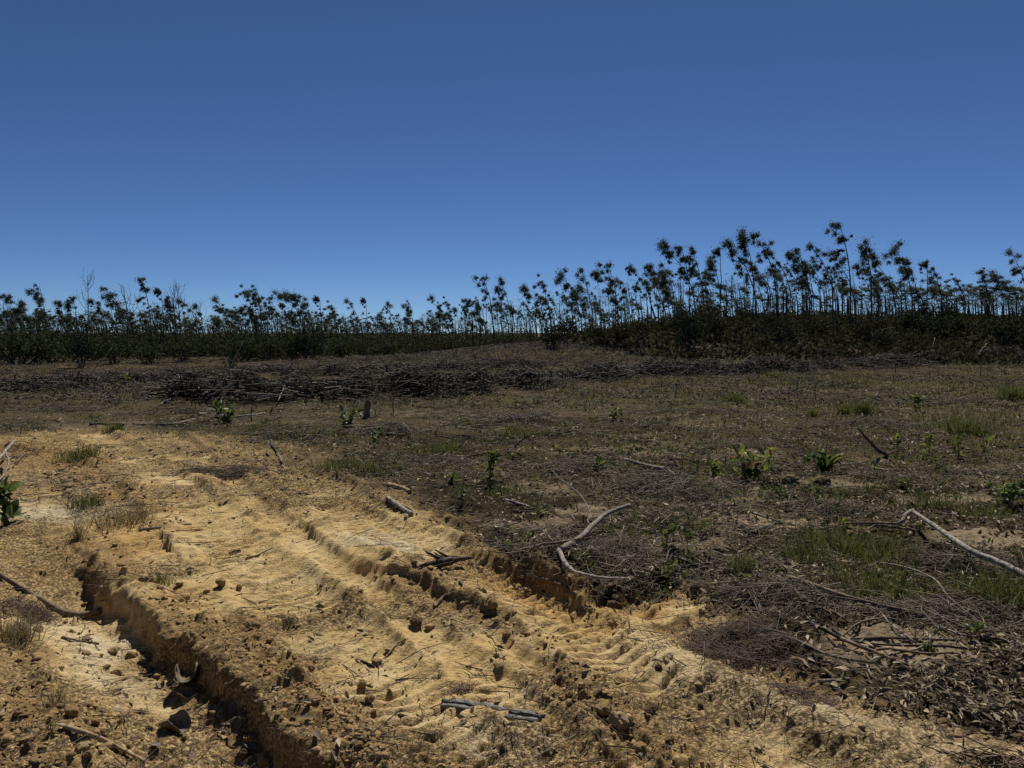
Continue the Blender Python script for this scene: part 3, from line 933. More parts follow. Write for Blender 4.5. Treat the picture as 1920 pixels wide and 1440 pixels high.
def dead_tree_mesh(seed, h):
    rng = np.random.default_rng(seed)
    tb = MB()
    t = np.linspace(0, 1, 9)
    trunk = np.stack([np.cumsum(rng.normal(0, 0.02, 9)) * h * 0.3, np.zeros(9), h * t], 1); trunk[0, 2] = -0.3
    tube(tb, trunk, 0.055 * (1 - 0.85 * t) + 0.006, 6, cap=False)
    P = catmull(trunk, 40)
    for k in range(9):
        f = rng.uniform(0.55, 0.95); p = P[int(f * 39)]
        a = rng.uniform(0, 6.28); ln = rng.uniform(0.7, 1.9) * (1.2 - f) * 2
        dv = np.array([math.cos(a) * 0.5, math.sin(a) * 0.5, 1.1])
        e = p + unit(dv) * ln
        tube(tb, catmull([p, p + unit(dv + np.array([math.cos(a), math.sin(a), 0]) * 0.3) * ln * 0.5, e], 5), np.linspace(0.022, 0.007, 5), 4, cap=False)
        for q in range(2):
            e2 = p + (e - p) * rng.uniform(0.4, 0.9)
            tube(tb, [e2, e2 + rng.normal(0, 0.25, 3) + np.array([0, 0, 0.4])], [0.010, 0.006], 3, cap=False)
    return tb

PROTO = []
for k in range(30):
    lean = [0.05, 0.14, 0.26, 0.38][k % 4]
    tb, cb = tree_mesh(300 + k, 8.0, lean, [8, 10, 6, 7, 11][k % 5], [0.60, 0.52, 0.74, 0.68, 0.46][k % 5], 1.0, [1.0, 1.15, 0.9, 1.0, 1.1][k % 5])
    PROTO.append((tb.mesh('trunk', M['trunk']), cb.mesh('crown', M['euc_leaf'], smooth=False), lean))

TREES = 0
def euc(u, vtop, d, proto, label, group=None, rz=0.0, min_h=2.5):
    """a eucalyptus whose top is seen at pixel (u, vtop), standing d metres away"""
    global TREES
    tm, cm, lean = PROTO[proto]
    ztop = CAM_H + d * (623.0 - vtop) / F
    x = d * (u - 960) / F
    h = max(min_h, ztop - H1(x, d))
    x += 0.8 * lean * h
    g = H1(x, d)
    h = max(min_h, ztop - g) / (1 - 0.05 * lean)
    s = h / 8.15
    o = empty('eucalyptus_tree', (x, d, g), label, 'tree', group)
    o.rotation_euler.z = rz
    sx = min(1.25, max(0.75, s))
    o.scale = (sx, sx, s)
    for nm, me in (('trunk', tm), ('crown', cm)):
        c = bpy.data.objects.new(nm, me); COL.objects.link(c); c.parent = o
    TREES += 1
    return o

# the trees that stand out, left to right: (u, v of the top, distance, kind of crown, label)
STAND_OUT = [
    (28, 548, 66, 1, 'round topped eucalyptus at the far left edge, first of the skyline'),
    (85, 540, 62, 0, 'tall eucalyptus with stacked tufts, second tall one from the left edge'),
    (120, 565, 70, 8, 'short flat topped eucalyptus left of the tall bare dead tree'),
    (143, 556, 64, 4, 'eucalyptus with broad tufts touching the tall bare dead tree'),
    (190, 562, 68, 13, 'low spreading eucalyptus just right of the tall bare dead tree'),
    (214, 538, 60, 16, 'forked eucalyptus with tufts on its left side, beside the small forked dead tree'),
    (268, 519, 60, 5, 'tallest leafy eucalyptus of the left third of the skyline'),
    (302, 540, 63, 12, 'thin nearly leafless eucalyptus right of the tallest on the left'),
    (328, 556, 62, 4, 'bushy eucalyptus below the pair of bare dead poles'),
    (352, 560, 64, 9, 'bushy eucalyptus right of the pair of bare dead poles'),
    (412, 558, 66, 2, 'lone eucalyptus with one tuft bent left over a gap in the skyline'),
    (430, 575, 68, 4, 'narrow eucalyptus with tufts down to its waist right of the gap'),
    (472, 545, 60, 9, 'double tufted eucalyptus on top of the wide left clump'),
    (488, 541, 61, 0, 'highest eucalyptus of the wide clump left of centre'),
    (515, 556, 65, 13, 'slender eucalyptus on the right flank of the wide left clump'),
    (548, 549, 60, 14, 'umbrella topped eucalyptus, left stem of a round crowned pair'),
    (566, 549, 60, 4, 'umbrella topped eucalyptus, right stem of a round crowned pair'),
    (598, 555, 66, 12, 'thin eucalyptus with sparse tufts right of the round crowned pair'),
    (628, 571, 70, 9, 'stocky eucalyptus right of the round crowned pair and thin tree'),
    (660, 563, 82, 2, 'lollipop eucalyptus with one tuft, left of two near the centre'),
    (684, 558, 84, 2, 'lollipop eucalyptus with one tuft, right of two near the centre'),
    (733, 568, 86, 6, 'leaning eucalyptus rising alone above the low far row'),
    (772, 568, 88, 0, 'straight eucalyptus with even tufts over the low far row'),
    (812, 558, 84, 5, 'flat topped eucalyptus with two thin tufts over the far row'),
    (843, 564, 82, 9, 'dense dark eucalyptus at the start of the rising skyline'),
    (878, 556, 80, 1, 'rounded eucalyptus left of the wispy tree in the middle'),
    (910, 518, 74, 3, 'wispy eucalyptus with small separate tufts, tallest at the middle'),
    (944, 529, 74, 7, 'dark tufted eucalyptus leaning left beside the wispy middle tree'),
    (992, 538, 70, 3, 'eucalyptus bent far left at the foot of the rising skyline'),
    (1020, 525, 70, 9, 'full crowned eucalyptus right of the notch in the middle skyline'),
    (1058, 515, 68, 6, 'left leaning eucalyptus with a ragged top below the dense clump'),
    (1095, 508, 66, 19, 'eucalyptus in the dense dark clump, right of centre, left half'),
    (1118, 504, 66, 11, 'eucalyptus in the dense dark clump, right of centre, right half'),
    (1142, 493, 64, 3, 'tall bent eucalyptus rising left of two dark crowns on the slope'),
    (1180, 495, 63, 7, 'dark crowned eucalyptus halfway up the rising skyline'),
    (1216, 492, 62, 11, 'pointed dark eucalyptus just left of the drooping feathery tree'),
    (1252, 455, 58, 3, 'feathery eucalyptus with separate tufts drooping to the left'),
    (1272, 462, 58, 5, 'upright eucalyptus with a column of tufts beside the feathery tree'),
    (1300, 472, 58, 7, 'eucalyptus with a sloping top right of the feathery tree'),
    (1335, 490, 60, 11, 'broad tufted eucalyptus in the dip left of the three arching crowns'),
    (1342, 466, 57, 2, 'eucalyptus with a single round tuft bent out on a long bare neck'),
    (1370, 455, 56, 3, 'arching eucalyptus whose tip points furthest left of the three arches'),
    (1392, 443, 56, 11, 'middle eucalyptus of the three arching dark crowns'),
    (1416, 437, 56, 10, 'highest eucalyptus of the three arching dark crowns'),
    (1440, 462, 58, 7, 'eucalyptus with a round top just right of the arching crowns'),
    (1476, 469, 58, 1, 'eucalyptus with paired tufts midway between the arches and tallest tree'),
    (1500, 470, 57, 19, 'eucalyptus with shaggy hanging tufts midway to the tallest tree'),
    (1528, 460, 55, 2, 'thin necked eucalyptus drooping left of the tallest tree'),
    (1556, 470, 58, 9, 'short broad eucalyptus directly below the tallest top'),
    (1566, 418, 54, 5, 'tallest eucalyptus on the hill with a dark tuft bent left'),
    (1612, 458, 55, 15, 'eucalyptus with hanging tufts right of the tallest tree'),
    (1636, 478, 57, 3, 'arched eucalyptus with a bare stem right of the hanging tufts'),
    (1672, 466, 55, 6, 'eucalyptus whose small dark tip bends left on the right slope'),
    (1704, 492, 58, 7, 'eucalyptus with a wind torn top on the right slope'),
    (1728, 490, 56, 2, 'eucalyptus with one lifted dark tuft above the falling skyline'),
    (1752, 505, 60, 19, 'dense eucalyptus right of the lifted dark tuft'),
    (1800, 520, 62, 9, 'round crowned eucalyptus in the dip before the right edge'),
    (1838, 507, 60, 1, 'bulky eucalyptus with a cloudlike crown near the right edge'),
    (1866, 515, 58, 11, 'eucalyptus with an uneven crown left of the rightmost tall tree'),
    (1890, 473, 56, 2, 'thin eucalyptus with a high forked tuft at the right edge'),
    (1912, 500, 57, 7, 'eucalyptus cut off by the right edge of the view'),
]
rt = random.Random(5)
for (u, v, d, k, lab) in STAND_OUT:
    euc(u, v, d, (k + 10 * rt.randrange(2)) % 30 if k < 20 else k, lab, 'tall eucalyptus along the skyline', rt.uniform(-0.35, 0.35))

# skyline height of the plantation behind them
PROF = [(-120, 560), (0, 560), (130, 582), (215, 565), (270, 558), (330, 572), (415, 592), (470, 568), (560, 566), (620, 582), (700, 590), (780, 586), (860, 572), (910, 556), (960, 555), (1030, 540), (1100, 526), (1180, 515), (1250, 490), (1330, 505), (1400, 478), (1480, 490), (1560, 485), (1640, 495), (1720, 512), (1800, 532), (1900, 515), (2040, 520)]
pu, pv = zip(*PROF)
def near_for(u):
    return float(np.interp(u, [-150, 0, 560, 700, 900, 1050, 1250, 1900, 2050], [64, 64, 66, 84, 82, 72, 60, 58, 58]))
SECT = [(-150, 165, 'thin eucalyptus in the low ranks left of the tall bare dead tree'),
        (165, 415, 'thin eucalyptus in the ranks between the bare dead trees and the skyline gap'),
        (415, 640, 'thin eucalyptus in the ranks under the wide left clump and round crowned pair'),
        (640, 905, 'thin far eucalyptus in the low even row at the middle of the skyline'),
        (905, 1240, 'thin eucalyptus in the ranks where the skyline rises to the right'),
        (1240, 1540, 'thin eucalyptus in the ranks below the three arching crowns'),
        (1540, 1760, 'thin eucalyptus in the ranks below and right of the tallest tree'),
        (1760, 2100, 'thin eucalyptus in the ranks next to the right edge')]
for k in range(225):
    u = -60 + (k + rt.uniform(0.1, 0.9)) * 2040 / 225
    if 380 < u < 410 and rt.random() < 0.6: continue
    d = near_for(u) * rt.uniform(1.02, 1.5)
    vp = float(np.interp(u, pu, pv))
    v = vp + (618 - vp) * rt.random() ** 1.1 * 0.75
    lab = [s for a, b, s in SECT if a <= u < b][0]
    kind = rt.choice([0, 1, 4, 5, 8, 9, 12, 13, 16, 17, 20, 21, 24, 25, 28, 29]) if u < 900 else rt.choice([1, 2, 3, 5, 6, 7, 9, 10, 11, 14, 15, 18, 19, 22, 23, 26, 27])
    euc(u, v, d, kind, lab, 'ranks of thin eucalyptus', rt.uniform(-0.6, 0.6), 3.0)

for (u, v, d, h0, seed, lab) in [
    (168, 517, 60, 0, 901, 'tall bare dead tree with upswept twigs on the left skyline'),
    (240, 538, 60, 0, 902, 'forked bare dead tree left of the tallest leafy tree on the left'),
    (331, 534, 62, 0, 903, 'bare dead pole, left one of a close pair'),
    (340, 532, 62, 0, 904, 'bare dead pole, right one of a close pair'),
    (375, 576, 66, 0, 905, 'small bare dead sapling left of the skyline gap')]:
    x = d * (u - 960) / F; g = H1(x, d); h = CAM_H + d * (623 - v) / F - g
    o = empty('dead_tree', (x, d, g), lab, 'dead tree', 'bare dead trees in the plantation')
    dead_tree_mesh(seed, h).build('trunk', M['dead_trunk'], o)

def far_wood():
    """the countless stems deep in the plantation, read as one mass"""
    rng = np.random.default_rng(66)
    tb, cb = MB(), MB()
    n = 1300
    u = -140 + 2200 * rng.uniform(0, 1, n)
    for k in range(n):
        d = near_for(u[k]) * rng.uniform(1.25, 2.3)
        vp = float(np.interp(u[k], pu, pv))
        v = vp + (621 - vp) * rng.uniform(0.12, 0.85)
        x = d * (u[k] - 960) / F
        g = H1(x, d)
        zt = max(g + 2.5, CAM_H + d * (623 - v) / F)
        h = zt - g; lean = rng.uniform(0.0, 0.16) * h
        tube(tb, [(x + lean, d, g - 0.2), (x + lean * 0.8, d, g + h * 0.5), (x, d, zt)], [0.06, 0.05, 0.014], 4, cap=False)
        for c in range(rng.integers(2, 4)):
            f = rng.uniform(0.76, 1.02)
            cc = np.array([x + lean * (1 - f) + rng.normal(0, 0.4), d + rng.normal(0, 0.4), g + h * f])
            m = rng.integers(8, 20)
            C = cc + rng.normal(0, 1, (m, 3)) * np.array([0.30, 0.30, 0.24])
            many_leaves(cb, C, unit(rng.normal(0, 0.6, (m, 3)) + np.array([-0.7, 0, -0.2])), unit(rng.normal(size=(m, 3))), rng.uniform(0.18, 0.36, m), rng.uniform(0.05, 0.11, m), rng.uniform(0, 1, m), 0.15)
    o = empty('far_wood', (0, 100, 0))
    o = tag(tb.build('distant_wood_stems', M['trunk']), 'countless thin stems deep in the plantation', 'wood', kind='stuff')
    o = tag(cb.build('distant_wood_foliage', M['euc_leaf'], smooth=False), 'leaf tufts of the countless trees deep in the plantation', 'wood', kind='stuff')
far_wood()
for o in [o for o in bpy.data.objects if o.name == 'far_wood']:
    bpy.data.objects.remove(o)

# ------------------------------------------------------------------ shrubs under the trees
def shrub_mesh(seed, w, h, n, leaf=0.13):
    rng = np.random.default_rng(seed)
    sb, lb = MB(), MB()
    lobes = [(rng.uniform(-0.6, 0.6) * w, rng.uniform(-0.35, 0.35) * w, rng.uniform(0.25, 0.8) * h, rng.uniform(0.25, 0.5)) for _ in range(9)]
    for lx, ly, lz, ls in lobes:
        tube(sb, catmull([(lx * 0.15, ly * 0.15, -0.1), (lx * 0.6, ly * 0.6, lz * 0.6), (lx, ly, lz)], 5), np.linspace(0.03, 0.008, 5), 4, cap=False)
        m = n // 9
        C = np.array([lx, ly, lz]) + rng.normal(0, 1, (m, 3)) * np.array([w * 0.22, w * 0.22, h * 0.2]) * (0.6 + ls)
        C[:, 2] = np.abs(C[:, 2])
        many_leaves(lb, C, unit(rng.normal(size=(m, 3)) + np.array([0, 0, 0.3])), unit(rng.normal(size=(m, 3)) + np.array([0, 0, 0.6])), rng.uniform(0.6, 1.3, m) * leaf, rng.uniform(0.35, 0.6, m) * leaf, rng.uniform(0, 1, m) ** 1.5, 0.2)
    return sb, lb
SHRUB = {}
for nm, mt in (('green', 'bush_leaf'), ('dry', 'dry_bush'), ('black', 'black_bush')):
    SHRUB[nm] = []
    for k in range(4):
        sb, lb = shrub_mesh(700 + k + len(nm) * 10, 1.0, 1.0, 750)
        SHRUB[nm].append((sb.mesh('stem', M['brown_wood']), lb.mesh('foliage', M[mt], smooth=False)))

def shrub(u, v, d, w, h, kind, label, group='shrubs below the eucalyptus', px=True):
    x = d * (u - 960) / F
    sm, lm = rt.choice(SHRUB[kind])
    o = empty('shrub', (x, d, H1(x, d)), label, 'shrub', group)
    o.scale = (w, w * 0.8, h)
    o.rotation_euler.z = rt.uniform(0, 6.28)
    for a, me in (('stem', sm), ('foliage', lm)):
        c = bpy.data.objects.new(a, me); COL.objects.link(c); c.parent = o
    return o

NAMED_SHRUBS = [
    (30, 0, 50, 2.6, 2.1, 'green', 'large bright green shrub mass at the left edge below the trees'),
    (95, 0, 52, 2.2, 1.8, 'green', 'green shrub between the left edge and the black bush'),
    (152, 0, 47, 1.1, 1.9, 'black', 'dense black bush standing out against the green shrubs at left'),
    (215, 0, 52, 2.0, 1.5, 'green', 'olive shrub just right of the black bush'),
    (280, 0, 53, 1.9, 1.4, 'green', 'low olive shrub below the tallest leafy tree on the left'),
    (345, 0, 54, 2.0, 1.6, 'green', 'olive shrub below the pair of bare dead poles'),
    (455, 0, 54, 1.8, 1.9, 'green', 'yellowish green shrub behind the uprooted bush'),
    (500, 0, 55, 1.9, 1.7, 'green', 'yellowish green shrub below the wide left clump of trees'),
    (575, 0, 55, 1.5, 2.3, 'black', 'tall dark bush below the round crowned pair of trees'),
    (640, 0, 60, 2.0, 1.6, 'green', 'green shrub below the lollipop trees near the centre'),
    (720, 0, 64, 2.2, 1.5, 'green', 'green shrub in front of the low far row'),
    (1040, 0, 46, 1.1, 1.1, 'black', 'round dark bush at the right end of the grassy knoll'),
    (1130, 0, 46, 1.4, 1.2, 'dry', 'brownish shrub where the right hill begins'),
    (1190, 0, 45, 1.5, 1.3, 'dry', 'grey brown shrub left of the blackest bush on the hill'),
    (1295, 0, 42, 1.3, 1.9, 'black', 'blackest bush on the hill, below the feathery tree'),
    (1345, 0, 46, 1.5, 1.3, 'dry', 'dull shrub just right of the blackest hill bush'),
    (1400, 0, 47, 1.6, 1.2, 'dry', 'dry shrub below the three arching crowns'),
    (1455, 0, 43, 1.5, 1.5, 'black', 'wide black bush below and right of the arching crowns'),
    (1530, 0, 48, 1.6, 1.3, 'dry', 'dry shrub below the thin necked tree'),
    (1610, 0, 46, 1.5, 1.4, 'dry', 'large mottled shrub below the tallest tree on the hill'),
    (1655, 0, 44, 1.4, 1.2, 'black', 'speckled dark bush right of the large mottled shrub'),
    (1700, 0, 46, 1.2, 1.0, 'green', 'small light green shrub on the right slope'),
    (1780, 0, 52, 1.8, 1.2, 'dry', 'dry shrub in the dip of the right slope'),
    (1885, 0, 47, 1.9, 1.9, 'green', 'tall olive shrub at the right edge below the trees'),
]
for a in NAMED_SHRUBS: shrub(*a)
for k in range(70):
    u = rt.uniform(-80, 2000)
    left = u < 960
    d = near_for(u) * rt.uniform(0.86, 1.1) if left else rt.uniform(47, 62)
    if 780 < u < 1000: d = rt.uniform(62, 80)
    kind = rt.choice(['green', 'green', 'dry']) if left else rt.choice(['dry', 'dry', 'green', 'black'])
    lab = ('smaller green or brown shrub filling in below the trees at left of centre' if left else 'smaller dry shrub filling in below the trees on the right hill')
    shrub(u, 0, d, rt.uniform(1.2, 2.1), rt.uniform(0.8, 1.7), kind, lab, 'small shrubs filling in below the trees')

def undergrowth():
    rng = np.random.default_rng(77)
    for nm, mt, n, lab in (('undergrowth', 'bush_leaf', 78000, 'tangled green undergrowth between the plantation trunks'), ('dry_undergrowth', 'dry_bush', 48000, 'dry brown undergrowth on the hill below the trees')):
        u = rng.uniform(-150, 1000, n) if mt == 'bush_leaf' else rng.uniform(900, 2080, n)
        nf = np.interp(u, [-150, 0, 560, 700, 900, 1050, 1250, 1900, 2080], [64, 64, 66, 84, 82, 72, 60, 58, 58])
        d = nf * ((0.92 + 0.95 * rng.uniform(0, 1, n)) if mt == 'bush_leaf' else rng.uniform(0.66, 1.5, n))
        x = d * (u - 960) / F
        hmax = (2.1 if mt == 'bush_leaf' else 1.15) * (0.12 + 1.15 * sstep(0.2, 0.85, vnoise(x * 0.30, d * 0.22, 4) * 0.65 + 0.35 * vnoise(x * 0.9, d * 0.5, 5)))
        hmax = hmax * (1.0 if mt == 'bush_leaf' else 0.75) + (1.2 if mt == 'bush_leaf' else 0.0) * sstep(1.12, 1.45, d / nf)
        z = H(x, d) + hmax * rng.uniform(0, 1, n) ** 1.1
        mb = MB(); many_leaves(mb, np.stack([x, d, z], 1), unit(rng.normal(size=(n, 3)) + np.array([0, 0, 0.5])), unit(rng.normal(size=(n, 3))), rng.uniform(0.2, 0.46, n), rng.uniform(0.09, 0.2, n), rng.uniform(0, 1, n) ** 1.4, 0.2)
        tag(mb.build(nm, M[mt], smooth=False), lab, 'undergrowth', kind='stuff')
undergrowth()

# ------------------------------------------------------------------ fallen branches and sticks
def PZ(u, v, z):
    x, y = flat(u, v, z)
    return np.array([x, y, z])

def pts_world(pts, dz):
    """pixel points -> points resting on the ground (third value: height of the axis plane instead)"""
    out = []
    for p in pts:
        if len(p) == 3:
            out.append(PZ(*p))
        else:
            g = G(p[0], p[1]); g[2] += dz
            out.append(g)
    return out

def limb(P, r0, r1, loc, seed=0, knob=0.05, seg=None, sides=9):
    P = np.array(P)
    n = seg or max(9, len(P) * 7)
    C = catmull(P, n)
    rng = np.random.default_rng(seed)
    w = np.cumsum(rng.normal(0, r0 * 0.11, (n, 3)), axis=0); w -= np.linspace(0, 1, n)[:, None] * w[-1]; C += w * np.array([1, 1, 0.5])
    mb = MB()
    tube(mb, C - np.array(loc), np.linspace(r0, r1, n), sides, knob, rng)
    return mb

def stick(name, label, cat, pts, r0, r1, mt, extra=(), group=None, dz=None, part='main_limb', sides=9):
    P = pts_world(pts, r0 * 0.8 if dz is None else dz)
    loc = tuple(P[0])
    sd = int(sum(p[0] + p[1] for p in pts))
    if not extra:
        o = limb(P, r0, r1, loc, sd, sides=sides).build(name, M[mt])
        o.location = loc
        return tag(o, label, cat, group)
    o = empty(name, loc, label, cat, group)
    limb(P, r0, r1, loc, sd, sides=sides).build(part, M[mt], o)
    for nm, p, a, b, m2 in extra:
        limb(pts_world(p, a), a, b, loc, sd + 1).build(nm, M[m2], o)
    return o

stick('forked_branch', 'grey forked branch lying over the pit bank, its lower limb bent like a bow', 'branch',
      [(1180, 947, 0.17), (1140, 962, 0.17), (1113, 985, 0.17), (1087, 1010, 0.165), (1050, 1031, 0.16)], 0.016, 0.023, 'grey_wood',
      [('side_limb', [(1048, 1031, 0.16), (1060, 1055, 0.155), (1077, 1073, 0.15), (1110, 1082, 0.15), (1140, 1085, 0.15), (1180, 1086, 0.15)], 0.016, 0.010, 'white_wood'),
       ('side_limb', [(1088, 1010, 0.175), (1040, 1018, 0.19), (1010, 1022, 0.17), (992, 1032, 0.12)], 0.012, 0.006, 'brown_wood'),
       ('twig', [(1108, 986, 0.17), (1102, 976, 0.19), (1106, 960, 0.18), (1085, 925, 0.13), (1050, 897, 0.09), (1033, 880, 0.06)], 0.007, 0.003, 'grey_wood')])
stick('pale_log', 'long peeled white log with a hooked end at the right edge', 'log',
      [(1709, 958, 0.16), (1753, 987, 0.16), (1813, 1030, 0.14), (1873, 1057, 0.12), (1920, 1080, 0.10), (2000, 1120, 0.06)], 0.016, 0.024, 'white_wood',
      [('hook', [(1711, 958, 0.16), (1700, 966, 0.15), (1692, 978, 0.12), (1683, 983, 0.09)], 0.020, 0.012, 'grey_wood'),
       ('side_limb', [(1686, 982, 0.09), (1640, 981, 0.08), (1590, 981, 0.07), (1545, 990, 0.06), (1505, 994)], 0.010, 0.006, 'brown_wood')])
stick('bent_pole', 'long dark bent pole crossing the green grass at lower right', 'pole',
      [(1476, 1082, 0.12), (1530, 1100, 0.12), (1590, 1120, 0.11), (1640, 1133, 0.09), (1730, 1152, 0.05)], 0.016, 0.011, 'brown_wood')
stick('root_end_branch', 'brown curved branch with a knobbly root end in the left wheel rut', 'branch',
      [(-40, 1052), (0, 1082), (48, 1110), (95, 1137), (125, 1153), (160, 1157), (188, 1148)], 0.012, 0.024, 'brown_wood',
      [('rootlet', [(140, 1158), (136, 1175), (124, 1192)], 0.005, 0.002, 'brown_wood'),
       ('rootlet', [(146, 1158), (160, 1172), (150, 1190)], 0.004, 0.002, 'brown_wood'),
       ('rootlet', [(130, 1158), (118, 1170), (104, 1176)], 0.004, 0.002, 'brown_wood')])
stick('split_stick', 'tan split stick lying at the bottom left corner', 'stick', [(108, 1362), (160, 1380), (215, 1404), (272, 1432)], 0.010, 0.007, 'tan_wood')
stick('twig', 'short brown twig in the rut below the knobbly root branch', 'twig', [(115, 1196), (150, 1203), (186, 1208)], 0.006, 0.004, 'brown_wood')
stick('twig', 'thin curved twig across the rut above the curled dry leaf', 'twig', [(196, 1287), (235, 1274), (283, 1268)], 0.004, 0.003, 'brown_wood')
stick('forked_twig', 'grey forked stick on the grassy lump left of the track', 'stick', [(262, 996), (300, 991), (360, 985)], 0.013, 0.006, 'grey_wood', [('twig', [(300, 991), (335, 996), (368, 994)], 0.006, 0.003, 'brown_wood')])
stick('short_log', 'short peeled log beside the track, longer one of two', 'log', [(727, 937), (748, 952), (772, 968)], 0.024, 0.021, 'white_wood')
stick('short_log', 'short pale log beside the track, farther one of two', 'log', [(728, 912), (748, 917), (769, 925)], 0.022, 0.019, 'tan_wood')
stick('bark_strip', 'tan bark strip leaning on the longer short log', 'bark', [(752, 948), (768, 955), (782, 966)], 0.012, 0.008, 'tan_wood')
stick('pale_stick', 'pale straight stick on dark soil left of the forked branch', 'stick', [(944, 939), (970, 946), (1001, 957)], 0.016, 0.011, 'white_wood')
stick('pale_stick', 'thin pale stick just below the straight one left of the forked branch', 'stick', [(958, 958), (980, 959), (1004, 958)], 0.007, 0.005, 'grey_wood')
stick('straight_log', 'straight grey log lying in the twig heap at centre right', 'log', [(1170, 866), (1205, 876), (1248, 885)], 0.034, 0.030, 'grey_wood')
stick('curved_twig', 'thin arched twig on the yellow clay behind the charred splinter', 'twig', [(822, 1044), (860, 1046), (880, 1054), (897, 1066)], 0.007, 0.004, 'brown_wood')
stick('dark_stick', 'dark thin stick leaning at the left foot of the pit bank', 'stick', [(990, 1081), (1030, 1090), (1062, 1104)], 0.008, 0.006, 'brown_wood')
stick('twig', 'crooked twig in front of the crumbled step in mid track', 'twig', [(814, 1141), (833, 1122), (852, 1113)], 0.010, 0.007, 'brown_wood')
stick('dead_branch', 'bleached crooked branch poking in at the left edge', 'branch', [(-30, 880, 0.10), (0, 858, 0.16), (12, 846, 0.20), (28, 825, 0.26)], 0.022, 0.012, 'white_wood',
      [('side_limb', [(10, 848, 0.19), (16, 866, 0.15), (9, 886, 0.10), (-6, 906, 0.04)], 0.014, 0.010, 'grey_wood'), ('side_limb', [(12, 874, 0.12), (32, 862, 0.09), (52, 846, 0.06)], 0.008, 0.004, 'brown_wood')])
stick('dark_stick', 'flat black stick at the far end of the left wheel mark', 'stick', [(168, 798), (200, 797), (232, 798)], 0.026, 0.018, 'char')
stick('pale_stick', 'long pale crooked stick at the top of the clay track', 'stick', [(255, 797), (295, 797), (330, 795), (366, 787)], 0.016, 0.020, 'grey_wood')
stick('wood_chunk', 'short bright wood chunk at the end of the long crooked stick', 'wood', [(372, 780), (389, 779)], 0.04, 0.035, 'white_wood')
stick('pale_stick', 'pale stick lying behind the dark leafy plant at left', 'stick', [(438, 784), (470, 780), (496, 776)], 0.022, 0.015, 'white_wood')
stick('leaning_pole', 'slim pale pole leaning down the front of the main branch pile', 'pole', [(413, 722, 0.62), (420, 738, 0.40), (429, 760, 0.03)], 0.020, 0.016, 'white_wood')
stick('leaning_pole', 'grey pole slanting up to the right across the main branch pile', 'pole', [(388, 744, 0.15), (415, 731, 0.36), (438, 720, 0.56)], 0.026, 0.018, 'grey_wood')
stick('pale_pole', 'long pale pole lying level along the main branch pile', 'pole', [(438, 736, 0.22), (490, 739, 0.20), (548, 741, 0.20)], 0.020, 0.014, 'white_wood')
stick('propped_stick', 'pair of crossed pale sticks standing in the main branch pile', 'sticks', [(521, 734, 0.28), (526, 720, 0.55)], 0.022, 0.016, 'white_wood', [('second_stick', [(527, 721, 0.54), (541, 732, 0.33)], 0.018, 0.014, 'grey_wood')])
stick('pale_stick', 'flat pale stick on the grass at the foot of the main pile', 'stick', [(398, 758), (420, 757), (444, 754)], 0.020, 0.014, 'white_wood')
stick('upright_twig', 'short upright pale stub left of the dark leafy plant', 'twig', [(367, 768, 0.06), (367, 753, 0.26)], 0.012, 0.010, 'white_wood')
stick('black_twig', 'black crooked dead twig standing above the yellow sprout', 'twig', [(952, 850), (965, 838, 0.10), (985, 820, 0.24), (1012, 811, 0.30)], 0.012, 0.006, 'char', [('twig', [(985, 820, 0.24), (978, 806, 0.36)], 0.007, 0.003, 'char')])
stick('dead_limb', 'dark dead limb rising left from its foot at right middle ground', 'branch', [(1664, 856), (1645, 842, 0.12), (1628, 826, 0.24), (1609, 803, 0.42)], 0.026, 0.010, 'char', [('side_limb', [(1662, 852, 0.05), (1680, 845, 0.09), (1700, 848, 0.06)], 0.012, 0.006, 'brown_wood')])
stick('dark_stick', 'thin black stick above the dead limb at right', 'stick', [(1600, 797), (1640, 802), (1676, 813)], 0.016, 0.008, 'char')
stick('long_dark_branch', 'long dark branch running to the right edge among the seedlings', 'branch', [(1730, 812), (1790, 830), (1850, 837), (1960, 842)], 0.014, 0.024, 'char', [('side_limb', [(1856, 838), (1858, 852), (1850, 866)], 0.012, 0.007, 'char')])
stick('white_wood_piece', 'bright bare wood piece at right below the seedlings', 'wood', [(1634, 880), (1660, 885), (1690, 889), (1718, 891)], 0.022, 0.010, 'white_wood')
stick('dark_stick', 'black bent stick lying above the red straw mat', 'stick', [(1372, 1142), (1410, 1138), (1450, 1139), (1496, 1146)], 0.010, 0.007, 'char')
stick('long_twig', 'long pale whippy twig arching over the grass at lower right', 'twig', [(1636, 1054), (1700, 1064, 0.10), (1752, 1086, 0.13), (1780, 1120, 0.10), (1835, 1165, 0.04)], 0.006, 0.004, 'grey_wood')
stick('pale_stick', 'pale level stick below the peeled white log', 'stick', [(1812, 1087), (1860, 1091), (1915, 1091)], 0.011, 0.009, 'white_wood')
stick('dark_stick', 'long thin dark stick lying level across the dry leaves at right', 'stick', [(1596, 1200), (1660, 1198), (1720, 1200), (1800, 1203)], 0.008, 0.006, 'char')
stick('dark_stick', 'dark thin branch slanting down through the dry leaves at right', 'stick', [(1505, 1135), (1545, 1170), (1590, 1203)], 0.009, 0.006, 'char')
stick('pale_twig', 'pale twig slanting right beside the seedling at lower right', 'twig', [(1742, 1142), (1775, 1168), (1818, 1187)], 0.007, 0.004, 'white_wood')
stick('grey_twig', 'grey twig cluster stick running off the right edge', 'twig', [(1815, 1205), (1860, 1222), (1935, 1275)], 0.008, 0.006, 'grey_wood', [('twig', [(1850, 1250), (1853, 1275), (1849, 1300)], 0.005, 0.003, 'brown_wood'), ('twig', [(1820, 1290), (1850, 1294), (1900, 1285)], 0.005, 0.003, 'brown_wood')])
